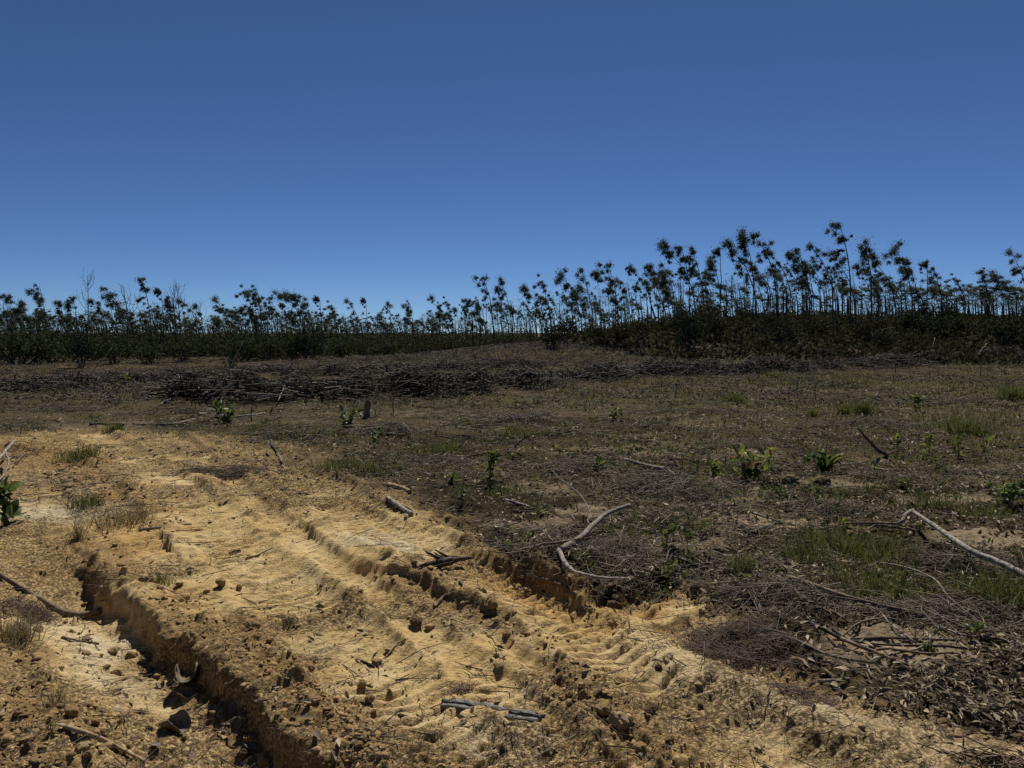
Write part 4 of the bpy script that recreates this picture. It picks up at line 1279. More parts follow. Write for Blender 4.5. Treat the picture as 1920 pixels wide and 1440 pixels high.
stick('dead_twig', 'forked dead twig left of the sandy patch at right', 'twig', [(1318, 968), (1345, 958), (1388, 944)], 0.014, 0.008, 'brown_wood', [('twig', [(1330, 966), (1360, 963), (1400, 957)], 0.009, 0.006, 'brown_wood')])
stick('pale_twig', 'small pale twig below the forked dead twig', 'twig', [(1326, 1003), (1338, 992), (1349, 983)], 0.010, 0.007, 'grey_wood')
stick('pale_twig', 'thin crooked white twig right of the forked branch', 'twig', [(1262, 948), (1290, 960), (1312, 968), (1310, 982)], 0.007, 0.004, 'white_wood')
stick('dark_stick', 'dark thick stick beside the sandy patch at right', 'stick', [(1405, 1006), (1435, 990), (1466, 981)], 0.013, 0.010, 'char')
stick('flat_stick', 'flat pale splinter with a black shadow on the right clay edge', 'splinter', [(1536, 1281), (1560, 1280), (1592, 1276)], 0.010, 0.006, 'grey_wood')
stick('thin_twig', 'thin bent twig on the smooth clay below the weathered plank', 'twig', [(938, 1345), (950, 1362), (940, 1385), (924, 1405)], 0.003, 0.002, 'brown_wood')
stick('thin_twig', 'long thin arched twig on clay left of the weathered plank', 'twig', [(695, 1380), (740, 1372), (790, 1350), (832, 1332)], 0.003, 0.002, 'brown_wood')
stick('thin_twig', 'second thin arched twig left below the weathered plank', 'twig', [(690, 1384), (740, 1382), (775, 1374), (806, 1362)], 0.0035, 0.002, 'brown_wood')
stick('thin_twig', 'dark crooked twig slanting across the track left of the straw bundle', 'twig', [(708, 1250), (725, 1232), (742, 1212), (760, 1200)], 0.006, 0.003, 'brown_wood')
stick('dark_chip', 'small dark wood chip left of the crooked slanting twig', 'wood chip', [(677, 1240), (690, 1245), (703, 1251)], 0.006, 0.004, 'char')
stick('thin_twig', 'crooked dark twig above the round clod on the left wheel mark', 'twig', [(462, 1048), (485, 1042), (512, 1028)], 0.007, 0.004, 'brown_wood')
stick('dead_stick', 'twisted black stick with a pale root at the top right of the clay', 'stick', [(508, 826, 0.16), (510, 838, 0.10), (520, 855), (528, 870)], 0.020, 0.012, 'char', [('root', [(518, 852), (526, 858), (529, 872)], 0.012, 0.007, 'white_wood')])

def in_clay_band():
    """sticks sprinkled over the litter that nothing singles out"""
    r_ = random.Random(12)
    lab_pts = [
        ('thin dead stick lying on the dark soil right of the forked branch', 'loose sticks right of the forked branch', 14, (1230, 1900), (880, 1060)),
        ('thin dead stick lying on the dark soil behind the clay track', 'loose sticks behind the clay track', 14, (560, 1180), (800, 930)),
        ('thin dead stick among the dry leaves at the lower right corner', 'loose sticks at the lower right', 12, (1480, 1900), (1110, 1290)),
        ('thin dead stick on the grassy field in front of the branch piles', 'loose sticks on the grassy field', 14, (600, 1900), (760, 830)),
        ('thin dead stick on the brown soil left of the leafy dark plant', 'loose sticks left of the dark plant', 8, (20, 380), (745, 795))]
    for lab, grp, n, (u0, u1), (v0, v1) in lab_pts:
        for _ in range(n):
            u, v = r_.uniform(u0, u1), r_.uniform(v0, v1)
            p = G(u, v); a = r_.uniform(0, 6.28); L = r_.uniform(0.3, 0.95)
            rad = r_.uniform(0.005, 0.012) * (1 + 0.03 * p[1])
            Q = []
            for t in (0, 0.35, 0.7, 1):
                x = p[0] + math.cos(a) * L * (t - 0.5) + r_.gauss(0, 0.03); y = p[1] + math.sin(a) * L * (t - 0.5) + r_.gauss(0, 0.03)
                Q.append(np.array([x, y, H1(x, y) + rad + 0.012]))
            o = limb(Q, rad, rad * 0.5, Q[0], int(u * 7 + v), 0.12, 9, 6).build('loose_stick', M[r_.choice(['grey_wood', 'brown_wood', 'brown_wood', 'char', 'white_wood'])])
            o.location = Q[0]
            tag(o, lab, 'stick', grp)
    # bleached sticks caught in the windrows
    for key, lab, n in (('a', 'bleached stick caught in the tall windrow across the left middle ground', 26), ('b', 'bleached stick caught in the windrow before the grassy knoll', 18), ('c', 'bleached stick in the thin brush line below the right hill', 18), ('d', 'bleached stick in the low brush near the left edge', 12)):
        P, hw, h = WRW[key]
        P = catmull(np.array([(q[0], q[1], 0) for q in P]), 60)
        for _ in range(n):
            i = r_.randrange(59); c = P[i] + np.array([r_.gauss(0, 0.5), r_.gauss(-0.2, 0.5) * hw, 0])
            L = r_.uniform(0.5, 1.5); a = r_.gauss(0, 0.5); e = r_.gauss(0.0, 0.16) if r_.random() < 0.75 else r_.uniform(0.4, 1.1)
            z0 = H1(c[0], c[1]) + r_.uniform(0.10, 0.8) * h
            d = np.array([math.cos(a) * math.cos(e), math.sin(a) * math.cos(e), math.sin(e)])
            A = np.array([c[0], c[1], z0]); B = A + d * L
            B[2] = max(B[2], H1(B[0], B[1]) + 0.03)
            rad = 0.010 + 0.00035 * c[1]
            o = limb([A, A * 0.5 + B * 0.5 + np.array([0, 0, r_.gauss(0, 0.04)]), B], rad, rad * 0.6, A, i, 0.1, 7, 5).build('bleached_stick', M[r_.choice(['white_wood', 'grey_wood', 'grey_wood'])])
            o.location = A
            tag(o, lab, 'stick', 'bleached sticks in the windrows')
in_clay_band()

def plank():
    """flat weathered split of wood, split at its right end"""
    A, B = G(826, 1322), G(1014, 1352)
    L = np.linalg.norm(B - A)
    rng = np.random.default_rng(3)
    o = empty('weathered_wood_split', tuple(A), 'slate grey weathered split of wood lying on the clay in the foreground', 'wood')
    o.rotation_euler.z = math.atan2(B[1] - A[1], B[0] - A[0])
    for nm, y0, w, l0, l1, th in (('upper_slab', 0.018, 0.034, 0.0, 1.0, 0.026), ('lower_slab', -0.016, 0.034, 0.02, 0.985, 0.020), ('splinter', 0.040, 0.014, 0.55, 1.02, 0.014)):
        n = 22; mb = MB()
        t = np.linspace(l0, l1, n)
        cy = y0 + 0.007 * np.sin(t * 5) + rng.normal(0, 0.0018, n)
        ww = w * (0.55 + 0.45 * np.sin(np.clip((t - l0) / (l1 - l0), 0.05, 0.93) * math.pi) ** 0.5) * (1 + rng.normal(0, 0.06, n))
        prof = np.array([(-0.5, 0), (-0.46, 0.7), (-0.2, 1.0), (0.05, 0.82), (0.25, 1.0), (0.45, 0.65), (0.5, 0)])
        V = np.array([[(t[i] * L, cy[i] + a * ww[i], -0.006 + b * th * (1 + 0.12 * rng.normal())) for a, b in prof] for i in range(n)])
        s = len(prof)
        i = np.arange(n - 1)[:, None] * s; j = np.arange(s - 1)[None, :]
        Q = np.stack([i + j, i + j + 1, i + s + j + 1, i + s + j], -1).reshape(-1, 4)
        mb.add(V.reshape(-1, 3), Q)
        mb.t.append(np.array([(0, k, k + 1) for k in range(1, s - 1)])); b0 = (n - 1) * s
        mb.t.append(np.array([(b0, b0 + k + 1, b0 + k) for k in range(1, s - 1)]))
        mb.build(nm, M['slate_wood'], o, smooth=False)
plank()

def charred():
    A, B = G(786, 1064), G(886, 1073)
    L = np.linalg.norm(B - A); rng = np.random.default_rng(8)
    o = empty('charred_splinter', tuple(A), 'charred jagged wood splinter lying on the clay in mid track', 'wood')
    o.rotation_euler.z = math.atan2(B[1] - A[1], B[0] - A[0])
    for nm, l0, l1, y0, r in (('body', 0, 1, 0, 0.030), ('spike', 0.12, 0.45, 0.03, 0.016), ('spike', 0.30, 0.62, 0.02, 0.014)):
        n = 12; t = np.linspace(l0, l1, n); mb = MB()
        z = 0.012 + (0 if nm == 'body' else 1) * np.linspace(0.085, 0.0, n)
        P = np.stack([t * L, y0 + rng.normal(0, 0.004, n), z], 1)
        rr = r * np.clip(np.sin(np.linspace(0.25, 3.05, n)), 0.12, 1) if nm == 'body' else np.linspace(0.004, r, n)
        tube(mb, P, rr, 7, 0.25, rng)
        mb.build(nm, M['char'], o, smooth=False)
charred()

def stump():
    A = G(688, 784)
    o = empty('broken_stump', tuple(A), 'thin brown broken stump standing in the cleared field behind the track', 'stump')
    rng = np.random.default_rng(4)
    mb = MB(); tube(mb, catmull([(0, 0, -0.05), (0.0, 0, 0.15), (0.03, 0.02, 0.34)], 8), np.linspace(0.075, 0.05, 8), 9, 0.14, rng); mb.build('trunk', M['brown_wood'], o)
    mb = MB()
    for k in range(3):
        tube(mb, [(0.03 + 0.02 * k - 0.02, 0.01 * k, 0.30), (0.035 + 0.022 * k - 0.02, 0.012 * k, 0.38 + 0.03 * k)], [0.018, 0.003], 5, 0.1, rng)
    mb.build('splintered_top', M['tan_wood'], o)
    mb = MB(); tube(mb, catmull([(0.06, 0, 0.02), (0.17, 0, 0.03), (0.16, 0, 0.14), (0.13, 0.0, 0.20)], 9), np.linspace(0.018, 0.008, 9), 6, 0.1, rng); mb.build('root', M['brown_wood'], o)
stump()

def straw_mat(u, v, w, hgt, n, mt, name, label, cat, lift=0.03, ln=(0.06, 0.2), kind=None, rad=(0.0008, 0.0018), tint=(0, 1), flat_=0.15, ang=None):
    c = G(u, v); rng = np.random.default_rng(int(u + v))
    x = c[0] + rng.normal(0, 0.4, n).clip(-1.1, 1.1) * w; y = c[1] + rng.normal(0, 0.4, n).clip(-1.1, 1.1) * hgt
    keep = rng.uniform(0, 1, n) < sstep(0.30, 0.62, vnoise(x * 5.5 / max(0.4, w), y * 5.5 / max(0.4, w), 12) + 0.12 * (1 - np.hypot((x - c[0]) / w, (y - c[1]) / hgt)))
    x, y = x[keep], y[keep]; n = len(x)
    D = rand_dirs(n, rng, flat_)
    if ang is not None:
        a = rng.normal(ang, 0.5, n); D = unit(np.stack([np.cos(a), np.sin(a), rng.normal(0, flat_, n)], 1))
    d = np.hypot((x - c[0]) / w, (y - c[1]) / hgt)
    z = H(x, y) + 0.003 + rng.uniform(0, 1, n) * lift * np.clip(1 - d * 0.8, 0.1, 1)
    mb = MB(); many_twigs(mb, np.stack([x, y, z], 1) - c, D, rng.uniform(*ln, n), rng.uniform(*rad, n), rng, rng.uniform(*tint, n) ** 2, 0.2)
    o = mb.build(name, M[mt]); o.location = c
    tag(o, label, cat, None, 'stuff' if n >= 120 else kind)
straw_mat(866, 1297, 0.11, 0.08, 150, 'straw', 'straw_bundle', 'small tangle of dead straw just behind the weathered split of wood', 'straw', 0.03, (0.05, 0.14))
straw_mat(1385, 1205, 0.50, 0.34, 2600, 'straw', 'straw_mat', 'reddish brown mat of dead straw on the clay edge at right', 'straw', 0.06, (0.06, 0.2), tint=(0, 0.7))
straw_mat(1500, 1310, 0.20, 0.14, 500, 'straw', 'straw_mat', 'small grey straw patch on the pale clay berm', 'straw', 0.03, (0.05, 0.13))
straw_mat(420, 893, 0.55, 0.28, 1100, 'twig', 'twig_mat', 'dark mat of dead grass across the two wheel marks', 'straw', 0.05, (0.08, 0.3), rad=(0.0015, 0.003), tint=(0, 0.7))
straw_mat(1240, 915, 0.75, 0.55, 1500, 'twig', 'twig_heap', 'dark heap of fine twigs in the litter at centre right', 'twig heap', 0.16, (0.15, 0.6), rad=(0.0018, 0.005), tint=(0, 0.9))
straw_mat(720, 812, 0.8, 0.6, 420, 'twig', 'twig_heap', 'heap of grey twigs behind the clay track left of centre', 'twig heap', 0.16, (0.3, 0.9), rad=(0.003, 0.007), tint=(0, 1))
straw_mat(560, 818, 1.0, 0.6, 380, 'twig', 'twig_heap', 'low grey twigs below the dark leafy plants', 'twig heap', 0.12, (0.3, 0.9), rad=(0.003, 0.007), tint=(0, 1))
straw_mat(60, 1160, 0.20, 0.18, 700, 'straw', 'straw_mat', 'dark clump of dead grass on the left bank', 'straw', 0.09, (0.05, 0.16), flat_=0.5)
straw_mat(1880, 1432, 0.16, 0.05, 60, 'brown_wood', 'root_bundle', 'bundle of brown stringy roots at the bottom right corner', 'roots', 0.03, (0.12, 0.3), rad=(0.002, 0.004), ang=-0.15)
straw_mat(1560, 960, 0.5, 0.35, 500, 'twig', 'twig_heap', 'brown twigs between the sandy patch and the peeled log', 'twig heap', 0.07, (0.1, 0.45), rad=(0.0018, 0.004), tint=(0, 0.9))
straw_mat(1760, 1160, 0.6, 0.35, 900, 'twig', 'twig_heap', 'tangle of pale and dark twigs below the peeled white log', 'twig heap', 0.10, (0.1, 0.5), rad=(0.0012, 0.0035), tint=(0, 1))

for (u, v, w, h_, n_, lab) in [(1080, 880, 0.8, 0.5, 700, 'dark twig heap left of the straight grey log'), (820, 870, 0.7, 0.4, 520, 'dark twig heap behind the two short logs'),
        (1330, 935, 0.6, 0.4, 620, 'dark twig heap below the widest leafy clump'), (1450, 845, 1.0, 0.6, 560, 'loose dark twigs above the widest leafy clump'),
        (1700, 905, 0.8, 0.4, 560, 'dark twigs below the bright bare wood piece'), (1820, 1060, 0.5, 0.3, 520, 'dark twig tangle under the peeled white log'),
        (960, 790, 1.4, 0.6, 420, 'thin scatter of grey brush in the middle of the field'), (1300, 775, 1.6, 0.7, 420, 'thin scatter of grey brush in the field right of centre'),
        (1620, 800, 1.4, 0.6, 420, 'thin scatter of dark brush around the dead limb'), (1480, 1120, 0.5, 0.3, 620, 'dark twig tangle at the left end of the bent pole'),
        (1150, 1040, 0.35, 0.25, 380, 'fine roots and twigs on the bank above the pit'), (330, 775, 1.3, 0.6, 380, 'brown brush at the foot of the main branch pile'), (130, 770, 1.4, 0.7, 380, 'thin brown brush in the left field')]:
    straw_mat(u, v, w, h_, n_, 'twig', 'twig_heap', lab, 'twig heap', 0.10, (0.1, 0.5) if v > 840 else (0.2, 0.8), rad=(0.0015, 0.004) if v > 840 else (0.003, 0.007), tint=(0, 0.8))

# ------------------------------------------------------------------ plants
def leaf_mesh(name, mt, L=1.0, W=0.42, arch=0.25, seed=0):
    """ovate leaf along +Y with a fold and an arch"""
    rng = np.random.default_rng(seed)
    n = 6; t = np.linspace(0, 1, n)
    w = W * np.sin(np.clip(t, 0.03, 0.985) ** 0.8 * math.pi) ** 0.8 / 2
    z = arch * np.sin(t * 2.2) - arch * 0.55 * t
    V = []
    for i in range(n):
        V += [(-w[i], t[i] * L, z[i] + w[i] * 0.35), (0, t[i] * L, z[i]), (w[i], t[i] * L, z[i] + w[i] * 0.35)]
    Q = []
    for i in range(n - 1):
        for j in range(2):
            a = i * 3 + j
            Q.append((a, a + 1, a + 4, a + 3))
    mb = MB(); mb.add(np.array(V), Q, None, rng.uniform(0.1, 1, n)[:, None].repeat(3, 1).ravel())
    return mb.mesh(name, M[mt])
ORD = 'first second third fourth fifth sixth seventh eighth ninth tenth eleventh twelfth thirteenth fourteenth fifteenth sixteenth seventeenth eighteenth nineteenth twentieth'.split()
LEAF = {k: [leaf_mesh('leaf', mt, 1, w, a, s) for s, (w, a) in enumerate(((0.42, 0.25), (0.36, 0.4), (0.48, 0.15)))] for k, mt in (('seed', 'seed_leaf'), ('dark', 'dark_leaf'), ('red', 'red_leaf'))}
SPEAR = {k: [leaf_mesh('leaf', mt, 1, 0.17, a, s) for s, a in enumerate((0.3, 0.55, 0.8))] for k, mt in (('seed', 'seed_leaf'), ('dark', 'dark_leaf'))}

def plant(name, u, v, hpx, label, nleaf=10, kinds=('seed',), lpx=None, stems=1, spread=0.35, spear=False, cat='seedling', group=None, stem='brown_wood', seed=None):
    """leafy plant rooted at pixel (u, v), hpx photo pixels tall; every leaf is its own part"""
    rg = random.Random(int(u * 3 + v) if seed is None else seed)
    p = G(u, v); k = math.hypot(p[0], p[1]) / F
    h = hpx * k; L = (lpx or hpx * 0.42) * k
    o = empty(name, tuple(p), label, cat, group)
    tips = []
    stems = stems if spear or stems > 3 else stems + 1
    for s in range(stems):
        a = rg.uniform(0, 6.28); q = spread * h * (0 if stems == 1 else rg.uniform(0.3, 1))
        e = np.array([math.cos(a) * q, math.sin(a) * q * 0.7, h * rg.uniform(0.72, 1.0)])
        C = catmull([(e[0] * 0.15, e[1] * 0.15, -0.02), (e[0] * 0.5, e[1] * 0.5, e[2] * 0.55), e], 6)
        mb = MB(); tube(mb, C, np.linspace(max(0.0022, h * 0.016), max(0.0012, h * 0.007), 6), 5, cap=False)
        mb.build('stem', M[stem], o)
        tips.append(C)
    for i in range(int(nleaf * (2.6 if stems >= 4 else 2.0))):
        C = tips[i % stems]
        f = 0.02 if spear else rg.uniform(0.08 if stems >= 3 else 0.35, 1.0)
        b = C[int(f * 5)]
        me = rg.choice((SPEAR if spear else LEAF)[rg.choice(kinds)])
        c = bpy.data.objects.new('leaf', me); COL.objects.link(c); c.parent = o
        c.location = b
        sc = L * rg.uniform(0.35, 1.0); c.scale = (sc, sc, sc)
        c.rotation_euler = (R(rg.uniform(20, 80) if spear else rg.uniform(-40, 70)), R(rg.uniform(-45, 45)), rg.uniform(0, 6.28))
    return o

plant('broad_leaf_plant', 12, 985, 74, 'broad leaved green plant poking in at the left edge', 16, ('dark', 'dark', 'seed'), 34, 3, 0.30, cat='plant')
plant('sprout', 918, 906, 66, 'tall yellow green sprout behind the right side of the track', 17, ('seed',), 24, 3, 0.22)
plant('leafy_clump', 1340, 897, 40, 'yellow green seedling just left of the widest leafy clump', 12, ('seed',), 22, 3, 0.35)
plant('leafy_clump', 1402, 905, 62, 'widest leafy yellow green clump with a reddish tip at right', 40, ('seed', 'seed', 'dark', 'seed', 'seed', 'dark', 'seed', 'red'), 26, 11, 1.35, cat='plant')
plant('spear_leaf_plant', 1548, 882, 60, 'rosette of spear leaves with a bright tip right of the leafy clump', 20, ('dark', 'seed', 'dark'), 46, 1, 0.3, True, cat='plant')
plant('spear_leaf_plant', 1508, 872, 30, 'dull low rosette touching the bright tipped one on its left', 14, ('dark',), 30, 1, 0.3, True, cat='plant')
plant('seedling', 1678, 845, 26, 'small yellow seedling next to the dead limb at right', 9, ('seed',), 13, 3, 0.7)
plant('seedling', 1742, 846, 28, 'bright yellow seedling, second right of the dead limb', 9, ('seed',), 15, 2, 0.4)
plant('seedling', 1732, 860, 15, 'tiny yellow seedling below the bright one right of the dead limb', 5, ('seed',), 10, 1)
plant('seedling', 1796, 862, 44, 'tall thin yellow seedling in the row at right', 11, ('seed',), 13, 3, 0.3)
plant('seedling', 1846, 850, 30, 'bright yellow seedling on the long dark branch', 9, ('seed',), 15, 2, 0.35)
plant('seedling', 1640, 890, 18, 'tiny sprout at the left end of the bright bare wood piece', 6, ('seed',), 12, 1)
plant('bush', 1885, 955, 50, 'olive green low bush near the right edge above the peeled log', 34, ('dark', 'seed', 'dark'), 20, 7, 0.8, cat='bush')
plant('round_leaf_sprout', 1246, 1028, 46, 'sprout with large round leaves right of the pit', 8, ('seed', 'dark'), 24, 2, 0.35, seed=5)
plant('round_leaf_sprout', 1290, 1020, 26, 'small dark round leaved sprout beside the larger one right of the pit', 6, ('dark',), 18, 2, 0.5)
plant('sprout', 1180, 1000, 30, 'thin grassy sprout above the bow shaped limb', 8, ('seed', 'dark'), 20, 1, 0.3, True)
plant('seedling', 1582, 1000, 26, 'single yellow seedling above the green grass at lower right', 5, ('seed',), 18, 1)
plant('seedling', 1740, 1222, 40, 'spear leaved green seedling among dry leaves at lower right', 9, ('seed', 'dark'), 30, 1, 0.3, True)
plant('seedling', 1826, 1200, 34, 'dark green seedling near the right edge at lower right', 9, ('dark', 'seed'), 20, 2, 0.4)
plant('leafy_plant', 420, 796, 46, 'dark leafy plant with a yellow crown behind the track at left', 34, ('dark', 'dark', 'seed'), 17, 8, 0.9, cat='plant')
plant('leafy_plant', 650, 800, 36, 'dark glossy leafy plant beside the broken stump', 34, ('dark',), 17, 8, 1.1, cat='plant')
plant('leafy_plant', 704, 830, 26, 'small green plant in front of the broken stump', 16, ('dark',), 14, 4, 0.7, cat='plant')
plant('leafy_plant', 1154, 788, 24, 'low bright plant in the grassy field at centre right', 14, ('seed', 'dark'), 13, 4, 0.7, cat='plant')
plant('sapling', 868, 945, 44, 'thin dark sapling left of the pale straight stick', 8, ('dark',), 16, 1, 0.2)
plant('creeping_plant', 1128, 880, 20, 'creeping yellow green plant left of the straight grey log', 22, ('seed', 'dark'), 15, 6, 1.6, cat='plant')
plant('seedling', 1720, 770, 30, 'bushy dull plant in the right middle field', 18, ('dark', 'dark', 'seed'), 12, 4, 0.8)
plant('seedling', 1384, 752, 16, 'small green plant in the field left of the slanting stick', 8, ('dark', 'seed'), 9, 3, 0.9)
plant('seedling', 238, 722, 20, 'small yellowish plant before the low left brush', 9, ('seed',), 11, 3, 0.5)
plant('dark_sprout', 846, 905, 16, 'dark low sprout left of the tall yellow green sprout', 8, ('dark',), 14, 3, 0.9)
plant('seedling', 1920, 935, 40, 'leafy plant half out of view at the right edge', 14, ('dark', 'seed'), 18, 4, 0.6)
plant('seedling', 96, 1372, 16, 'tiny green seedling on the loose soil at the bottom left', 4, ('dark',), 16, 1)

def tuft(u, v, hpx, n, label, mt='grass', wpx=None, group='grass tufts', droop=0.3):
    n = int(n * 2.6); hpx *= 1.25
    rng = np.random.default_rng(int(u * 5 + v))
    p = G(u, v); k = math.hypot(p[0], p[1]) / F
    h = hpx * k; w = (wpx or hpx * 0.5) * k
    b = np.stack([rng.normal(0, 0.4, n) * w, rng.normal(0, 0.4, n) * w, np.zeros(n)], 1)
    b[:, 2] = H(b[:, 0] + p[0], b[:, 1] + p[1]) - p[2] - 0.005
    D = rand_dirs(n, rng, 0) * rng.uniform(0.1, 1.0, n)[:, None] + np.stack([b[:, 0], b[:, 1], 0 * b[:, 0]], 1) / (w + 1e-6) * 0.4
    mb = MB(); many_blades(mb, b, D, rng.uniform(0.55, 1.15, n) * h, np.full(n, max(0.0022, k * 1.1)), rng.uniform(0, droop, n), rng, rng.uniform(0, 1, n))
    o = mb.build('grass_tuft', M[mt], smooth=False); o.location = p
    return tag(o, label, 'grass tuft', group, 'stuff' if (wpx or 0) >= 50 else None)
TUFTS = [
    (1560, 1030, 46, 150, 'lush green grass patch between the peeled log and the bent pole', 'grass', 90),
    (1640, 1050, 44, 130, 'green grass right of the lush patch, below the hooked log end', 'grass', 80),
    (1510, 1050, 36, 90, 'green grass tuft at the left end of the lush patch', 'grass', 50),
    (1610, 1105, 46, 150, 'green grass growing along the back of the bent pole', 'grass', 100),
    (1690, 1120, 40, 90, 'grass at the right end of the bent pole', 'grass', 60),
    (1880, 1135, 60, 150, 'tall dark green grass clump at the right edge', 'grass', 70),
    (1820, 1120, 40, 70, 'smaller grass left of the tall clump at the right edge', 'grass', 40),
    (1390, 1075, 44, 60, 'slanting grass tuft right of the pit', 'grass', 22),
    (1735, 955, 34, 70, 'drooping grass tuft behind the hooked end of the peeled log', 'grass', 40),
    (1840, 975, 36, 60, 'green tuft above the peeled log near the right edge', 'grass', 50),
    (830, 850, 24, 110, 'wide green grass tuft behind the right wheel mark', 'grass', 50),
    (975, 820, 20, 90, 'wide low grass tuft at the middle of the litter field', 'grass', 50),
    (1810, 818, 30, 130, 'big fluffy grass tuft in the right field', 'grass', 40),
    (1618, 776, 24, 90, 'round grass tuft in the right field, larger of a pair', 'grass', 20),
    (1582, 776, 18, 60, 'round grass tuft in the right field, smaller of a pair', 'grass', 16),
    (1524, 784, 18, 50, 'narrow grass tuft left of the round pair', 'grass', 10),
    (1895, 750, 26, 80, 'bright grass tuft at the right edge of the field', 'grass', 26),
    (1370, 752, 16, 60, 'grass around the slanting stick in the field', 'grass', 28),
    (560, 820, 22, 120, 'green grass among the grey twigs left of centre', 'grass', 60),
    (500, 806, 18, 100, 'green grass right of the dark yellow crowned plant', 'grass', 50),
    (640, 880, 22, 110, 'grass fringe at the back edge of the right wheel mark', 'grass', 70),
    (712, 880, 18, 70, 'grass on the soil ridge behind the two short logs', 'grass', 50),
    (950, 925, 20, 60, 'grass on the clods left of the forked branch', 'grass', 50),
    (1135, 1000, 22, 50, 'grass beside the upper limb of the forked branch', 'grass', 40),
    (1290, 990, 22, 60, 'grass behind the round leaved sprouts', 'grass', 60),
    (225, 985, 28, 110, 'grey green grass on the lump beside the grey forked stick', 'dry_grass', 60),
    (165, 950, 22, 70, 'dull grass tuft left of the left wheel mark', 'grass', 36),
    (148, 1010, 34, 22, 'thin upright grass blades on the white clay patch', 'dry_grass', 10),
    (150, 862, 20, 90, 'dull grass on top of the orange bank', 'grass', 40),
    (215, 806, 12, 60, 'low green tuft on the flat black stick', 'grass', 20),
    (541, 1168, 12, 40, 'tiny grey grass tuft on the smooth clay', 'dry_grass', 12),
    (300, 1095, 18, 40, 'small grass on the crumbly lip of the ditch', 'grass', 24),
    (105, 1325, 30, 26, 'pale dead grass stalks on the loose left bank', 'dry_grass', 20),
    (30, 1200, 40, 110, 'dark dead grass clump at the left edge', 'dry_grass', 40),
    (1450, 710, 14, 50, 'dark grass tuft in front of the right brush line', 'grass', 16),
    (960, 665, 10, 70, 'golden grass on the crest of the knoll', 'dry_grass', 110),
    (1060, 668, 10, 40, 'golden grass right of the knoll crest', 'dry_grass', 80),
]
for (u, v, hp, n, lab, mt, wp) in TUFTS:
    tuft(u, v, hp, n, lab, mt, wp)

# bare upright saplings left standing in the field
for (u, v, hp, lab) in [(738, 774, 44, 'thin bare sapling upright right of the broken stump'), (1495, 745, 32, 'thin bare sapling in the right field below the blackest bush'),
                        (1680, 700, 34, 'thin bare sapling at the foot of the right slope, taller one'), (1885, 702, 26, 'dark bare stub near the right edge of the field'),
                        (1838, 706, 34, 'slim bare sapling left of the dark stub near the right edge'), (1530, 750, 40, 'slanting bare stick in the middle of the right field'),
                        (617, 770, 22, 'short bare twig upright left of the broken stump'), (472, 790, 34, 'crossed bare twigs right of the dark yellow crowned plant'), (1265, 745, 26, 'thin bare stem standing in the grass right of centre')]:
    p = G(u, v); k = p[1] / F; rng = np.random.default_rng(u)
    o = empty('bare_sapling', tuple(p), lab, 'sapling', 'bare saplings in the field')
    h = hp * k; mb = MB()
    tube(mb, catmull([(0, 0, -0.03), (rng.normal(0, 0.05) * h, 0, h * 0.5), (rng.normal(0, 0.15) * h, 0, h)], 7), np.linspace(0.012, 0.005, 7) * (1 + p[1] * 0.02), 5, cap=False)
    mb.build('stem', M['brown_wood'], o)
    for q in range(3):
        mb = MB(); b = rng.uniform(0.35, 0.8) * h
        tube(mb, [(0, 0, b), (rng.normal(0, 0.2) * h, rng.normal(0, 0.1) * h, b + rng.uniform(0.1, 0.3) * h)], [0.006, 0.003], 4, cap=False)
        mb.build('twig', M['brown_wood'], o)

# uprooted bush on the main pile
p = G(432, 705)
o = empty('uprooted_bush', tuple(p), 'dark uprooted bush with curled stems standing on the main branch pile', 'bush')
sb, lb = shrub_mesh(811, 0.42, 0.95, 300, 0.09)
sb.build('stem', M['brown_wood'], o); lb.build('foliage', M['black_bush'], o, smooth=False)
for q, C in enumerate(([(0, 0, 0), (-0.12, 0, 0.35), (-0.25, 0, 0.62), (-0.1, 0, 0.72), (0.02, 0, 0.6), (-0.08, 0, 0.48)], [(0.05, 0, 0.1), (-0.2, 0, 0.5), (-0.28, 0, 0.95)], [(0, 0, 0.2), (0.35, 0, 0.6), (0.5, 0, 0.75)])):
    mb = MB(); tube(mb, catmull(C, 16), np.linspace(0.022, 0.010, 16), 5); mb.build('curled_stem', M['grey_wood'], o)

# ------------------------------------------------------------------ clods and curled leaves
def clod_mesh(seed, mt):
    rng = np.random.default_rng(seed)
    import bmesh
    bm = bmesh.new(); bmesh.ops.create_icosphere(bm, subdivisions=3, radius=1)
    d = rng.normal(0, 1, (6, 3)); d /= np.linalg.norm(d, axis=1)[:, None]
    c = rng.uniform(0.45, 0.8, 6)
    for v in bm.verts:
        p = np.array(v.co); f = 1.0
        for i in range(6):
            q = p @ d[i]
            if q > c[i]: p = p - d[i] * (q - c[i]) * 0.85
        n = 1 + 0.10 * math.sin(p[0] * 7 + seed) * math.sin(p[1] * 6 + 1) + 0.05 * math.sin(p[2] * 15 + p[0] * 11 + seed) + rng.normal(0, 0.025)
        v.co = Vector(p * n)
    me = bpy.data.meshes.new('clod'); bm.to_mesh(me); bm.free()
    me.materials.append(M[mt])
    return me
CLOD = {k: [clod_mesh(s + 40, k) for s in range(5)] for k in ('clod', 'pale_clod', 'dark_clod')}
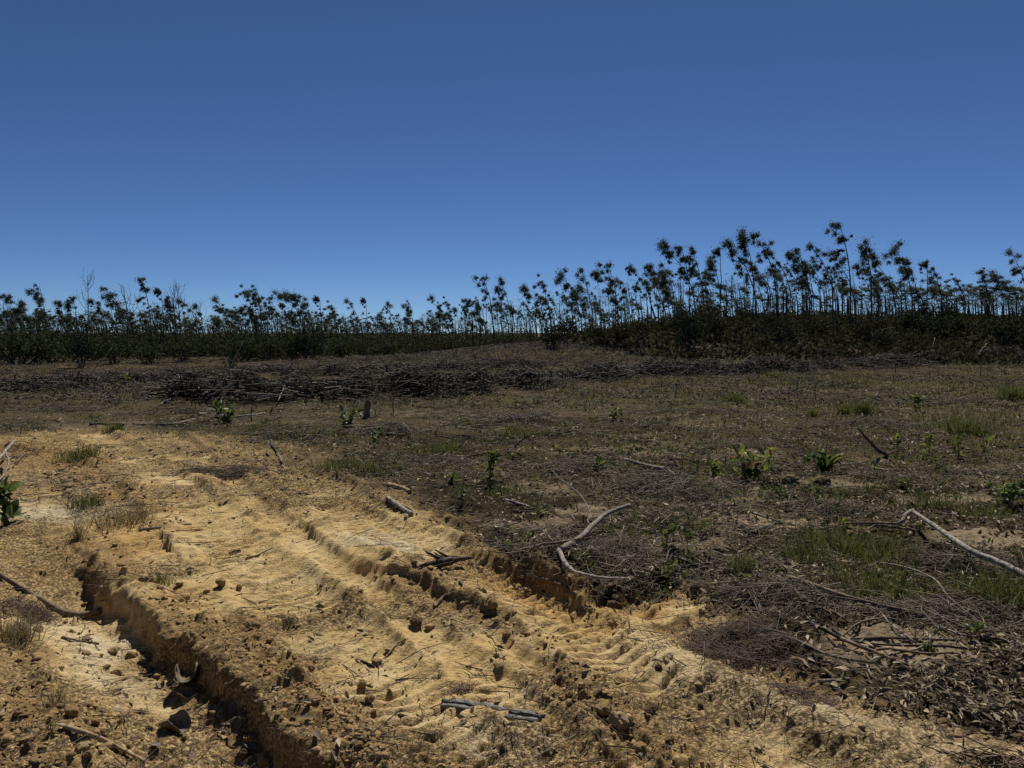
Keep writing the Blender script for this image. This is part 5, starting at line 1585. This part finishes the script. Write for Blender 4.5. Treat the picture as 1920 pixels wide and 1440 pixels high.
def clod(u, v, rpx, label, mt='clod', flat_=0.8, group=None, rg=random.Random(2)):
    p = G(u, v); k = math.hypot(p[0], p[1], CAM_H) / F; r = rpx * k
    o = bpy.data.objects.new('clay_clod', rg.choice(CLOD[mt])); COL.objects.link(o)
    o.location = (p[0], p[1], p[2] + r * flat_ * 0.55)
    o.scale = (r * rg.uniform(0.9, 1.25), r * rg.uniform(0.8, 1.1), r * flat_)
    o.rotation_euler = (rg.uniform(-0.3, 0.3), rg.uniform(-0.3, 0.3), rg.uniform(0, 6.28))
    return tag(o, label, 'clod', group)
for a in [(413, 1098, 10, 'round lone clay clod on the left wheel mark', 'clod', 0.85), (473, 1175, 13, 'flat topped clod below the lone round clod', 'clod', 0.55),
          (449, 1103, 5, 'tiny clod just right of the lone round clod', 'clod', 0.9), (732, 1308, 10, 'round dark clod, rightmost of three above the arched twigs', 'clod', 0.9),
          (693, 1315, 8, 'smaller dark clod, middle of three above the arched twigs', 'clod', 0.95), (677, 1289, 10, 'upright dark clod, upper left of three above the arched twigs', 'clod', 0.95),
          (701, 1337, 5, 'tiny clod below the middle of the three dark clods', 'clod', 0.9), (1133, 1335, 17, 'large clay clod on the crumbly ridge right of the weathered split', 'clod', 0.75),
          (1160, 1360, 17, 'pale large clod in front of the other large clod on the ridge', 'pale_clod', 0.85), (1096, 1306, 13, 'dark square clod at the back of the clod ridge', 'clod', 0.8),
          (921, 1137, 13, 'round boulderlike clod in the crumbled step', 'clod', 0.95), (936, 1250, 10, 'pale clod at the upper end of the clod ridge', 'pale_clod', 0.6),
          (780, 1170, 12, 'dark jagged clod on the low ridge in mid track', 'dark_clod', 0.7), (1235, 1255, 9, 'dark clod on the smooth clay left of the straw mat', 'dark_clod', 0.7),
          (45, 1338, 16, 'brown clod on the loose left bank, largest at the left edge', 'clod', 0.6), (90, 1328, 8, 'pale round clod right of the largest left bank clod', 'pale_clod', 0.8),
          (133, 1342, 12, 'dark clod where the left bank meets the rut', 'clod', 0.8), (156, 1410, 13, 'pale clod at the bottom left above the tan split stick', 'pale_clod', 0.7),
          (178, 1358, 8, 'small pale clod above the tan split stick', 'clod', 0.8), (165, 1418, 8, 'small clod below the pale clod at the bottom left', 'clod', 0.7),
          (52, 1408, 10, 'black clod at the bottom left corner', 'dark_clod', 0.8), (318, 1195, 20, 'blocky clod fallen on the ditch lip', 'clod', 0.7), (356, 1200, 18, 'second blocky clod on the ditch lip, right of the first', 'clod', 0.7),
          (1305, 1115, 12, 'dark upright clod at the right end of the pit bank', 'dark_clod', 1.2), (1480, 905, 14, 'smaller brown bare clod right of the widest leafy clump', 'dark_clod', 0.7), (1540, 912, 16, 'larger brown clod of two right of the widest leafy clump', 'dark_clod', 0.7)]:
    clod(*a)
rc = random.Random(9)
def clods_along(P, n, lab, grp, spread, size, mt):
    P = catmull(np.array([(q[0], q[1], 0) for q in P]), 80)
    k = 0
    while k < n:
        i = rc.randrange(4, 78); x = P[i][0] + rc.gauss(0, spread); y = P[i][1] + rc.gauss(0, spread * 0.7)
        if y < 2.3 or abs(x) > y * 0.72: continue
        r = size * (0.5 + rc.expovariate(1.6))
        r = min(r, size * 2.2)
        o = bpy.data.objects.new('clay_clod', rc.choice(CLOD[rc.choice(mt)])); COL.objects.link(o)
        o.location = (x, y, H1(x, y) + r * 0.35)
        o.scale = (r * rc.uniform(0.8, 1.3), r * rc.uniform(0.8, 1.2), r * rc.uniform(0.55, 0.9))
        o.rotation_euler = (rc.uniform(-0.4, 0.4), rc.uniform(-0.4, 0.4), rc.uniform(0, 6.28))
        tag(o, lab, 'clod', grp); k += 1
clods_along(DITCH[2:], 34, 'small clay clod crumbled along the lip of the deep left ditch', 'clods along the ditch lip', 0.14, 0.014, ['clod', 'clod', 'dark_clod'])
clods_along(STEPB[2:], 30, 'small clay clod crumbled along the low ridge in mid track', 'clods along the mid track ridge', 0.12, 0.014, ['clod', 'clod', 'dark_clod', 'pale_clod'])
clods_along(PIT[1:9], 30, 'small clay clod crumbled along the pit bank', 'clods along the pit bank', 0.16, 0.018, ['clod', 'dark_clod', 'dark_clod'])
clods_along(LBANK, 30, 'small clay clod on the loose bank at the lower left', 'clods on the left bank', 0.2, 0.014, ['clod', 'clod', 'pale_clod'])

def curl(u, v, wpx, label, arc, yaw, tilt, mt='curl', name='curled_leaf', lift=0.0):
    p = G(u, v); k = math.hypot(p[0], p[1], CAM_H) / F; w = wpx * k
    rng = np.random.default_rng(int(u + v))
    nu, nv = 12, 7; V = []
    for j in range(nv):
        t = j / (nv - 1) * 2 - 1
        e = arc * (1 - 0.35 * abs(t) ** 2) * rng.uniform(0.9, 1.08)
        for i in range(nu):
            a = (i / (nu - 1) - 0.5) * e
            rr = w * 0.5 * (1 - 0.25 * t * t)
            V.append((rr * math.sin(a), t * w * 0.55 + rng.normal(0, w * 0.015), rr * (1 - math.cos(a))))
    V = np.array(V)
    Q = [(j * nu + i, j * nu + i + 1, (j + 1) * nu + i + 1, (j + 1) * nu + i) for j in range(nv - 1) for i in range(nu - 1)]
    mb = MB(); mb.add(V, Q, None, rng.uniform(0, 1, len(V)))
    o = mb.build(name, M[mt]); o.location = (p[0], p[1], p[2] + 0.01 + lift); o.rotation_euler = (tilt, 0, yaw)
    md = o.modifiers.new('thickness', 'SOLIDIFY'); md.thickness = 0.002
    return tag(o, label, 'leaf', 'large curled dry leaves')
curl(350, 1288, 36, 'large hollow curled dry leaf standing in the ditch', 4.6, 0.25, -0.3, lift=0.02)
curl(345, 1308, 24, 'small pale curled leaf below the large hollow one', 2.6, 1.2, 0.2)
curl(328, 1370, 38, 'grey rolled dry leaf on the rut floor', 3.4, 1.3, 0.15)
curl(300, 1290, 12, 'tiny dark rolled leaf left of the large hollow one', 4.0, 0.7, 0.2)
curl(432, 1335, 24, 'pale torn leaf leaning in the ditch shadow', 1.8, 0.4, 1.1)
curl(443, 1366, 26, 'brown leaf flat against the ditch wall', 1.5, 0.2, 1.2)
curl(275, 1240, 22, 'dark brown leaf lying at the ditch foot', 2.2, 1.5, 0.1)
curl(1166, 1212, 8, 'tiny white leaf scrap on the clay above the smooth berm', 1.6, 0.3, 0.3)
curl(1202, 1421, 10, 'white scrap of leaf on the clod ridge at the bottom', 1.6, 0.3, 0.3)
curl(292, 1402, 14, 'pale scrap of leaf beside the grey rolled leaf', 1.6, 2.0, 0.3)
curl(381, 922, 8, 'white scrap of leaf on the mat of dead grass', 1.6, 0.3, 0.3)
curl(470, 1404, 22, 'broken pale leaf at the foot of the ditch wall', 1.6, 1.0, 0.3)

# ------------------------------------------------------------------ labels that count from a landmark
def col_of(o):
    return 960 + F * o.location.x / o.location.y
def number_from(objs, marks, phrase):
    """marks: (column, landmark words) sorted left to right; counts the things to the right of each landmark"""
    objs = sorted(objs, key=col_of)
    for i, (u, words) in enumerate(marks):
        u2 = marks[i + 1][0] if i + 1 < len(marks) else 1e9
        k = 0
        for o in objs:
            if u <= col_of(o) < u2:
                o['label'] = phrase % (ORD[min(k, 19)], words)
                k += 1
TM = [(-1e9, 'left edge of the skyline'), (85, 'second tall tree from the left edge'), (168, 'tall bare dead tree'), (240, 'forked bare dead tree'), (290, 'tallest leafy tree at left'), (340, 'pair of bare dead poles'), (412, 'lone one tuft tree at the gap'),
      (490, 'highest tree of the wide left clump'), (566, 'round crowned pair'), (660, 'left lollipop tree'), (733, 'tree rising above the low far row'), (812, 'flat topped tree over the far row'), (878, 'rounded tree left of the wispy one'), (925, 'wispy middle tree'), (1000, 'notch in the middle skyline'),
      (1080, 'ragged left leaning tree'), (1142, 'tall bent tree on the slope'), (1216, 'pointed dark tree'), (1272, 'feathery drooping tree'), (1342, 'single tuft on a long neck'), (1416, 'highest of the three arches'), (1490, 'shaggy tufts midway'), (1566, 'tallest tree on the hill'), (1636, 'arched bare stemmed tree'), (1704, 'wind torn top'), (1770, 'lifted dark tuft'), (1838, 'cloudlike crown near the right edge'), (1890, 'high forked tuft at the right edge')]
number_from([o for o in bpy.data.objects if o.get('group') == 'ranks of thin eucalyptus'], TM, '%s thin rank eucalyptus counting right from the %s')
SM = [(-1e9, 'left edge'), (152, 'dense black bush at left'), (345, 'shrub below the bare dead poles'), (500, 'yellowish shrub below the left clump'), (640, 'shrub below the lollipop trees'), (960, 'golden knoll crest'), (1130, 'brownish shrub where the hill begins'), (1295, 'blackest bush on the hill'), (1455, 'wide black bush right of the arches'), (1610, 'large mottled shrub'), (1780, 'dry shrub in the right dip')]
number_from([o for o in bpy.data.objects if o.get('group') == 'small shrubs filling in below the trees'], SM, '%s small filler shrub counting right from the %s')
def number_left(group, phrase):
    objs = sorted([o for o in bpy.data.objects if o.get('group') == group[0] and (len(group) == 1 or group[1] in o['label'])], key=col_of)
    for k, o in enumerate(objs):
        if k < 20: o['label'] = phrase % (ORD[k], 'left')
        else: o['label'] = phrase % (ORD[min(19, len(objs) - 1 - k)], 'right')
number_left(('loose sticks right of the forked branch',), '%s thin dead stick from the %s on dark soil right of the forked branch')
number_left(('loose sticks behind the clay track',), '%s thin dead stick from the %s on dark soil behind the clay track')
number_left(('loose sticks at the lower right',), '%s thin dead stick from the %s among dry leaves at lower right')
number_left(('loose sticks on the grassy field',), '%s thin dead stick from the %s on the grassy field')
number_left(('loose sticks left of the dark plant',), '%s thin dead stick from the %s on brown soil left of the dark plant')
number_left(('bleached sticks in the windrows', 'tall windrow'), '%s bleached stick from the %s in the tall windrow across the left')
number_left(('bleached sticks in the windrows', 'grassy knoll'), '%s bleached stick from the %s in the windrow before the knoll')
number_left(('bleached sticks in the windrows', 'right hill'), '%s bleached stick from the %s in the brush below the right hill')
number_left(('bleached sticks in the windrows', 'near the left edge'), '%s bleached stick from the %s in the low brush at left')
def number_along(group, what):
    objs = sorted([o for o in bpy.data.objects if o.get('group') == group], key=lambda o: -o.location.y)
    for k, o in enumerate(objs):
        o['label'] = ('%s small clay clod from the %s end ' % ((ORD[k], 'far') if k < 18 else (ORD[min(19, len(objs) - 1 - k)], 'near'))) + what
number_along('clods along the ditch lip', 'of the crumbled left ditch lip')
number_along('clods along the mid track ridge', 'of the low ridge in mid track')
number_along('clods along the pit bank', 'of the crumbling pit bank')
number_along('clods on the left bank', 'of the loose bank at the lower left')
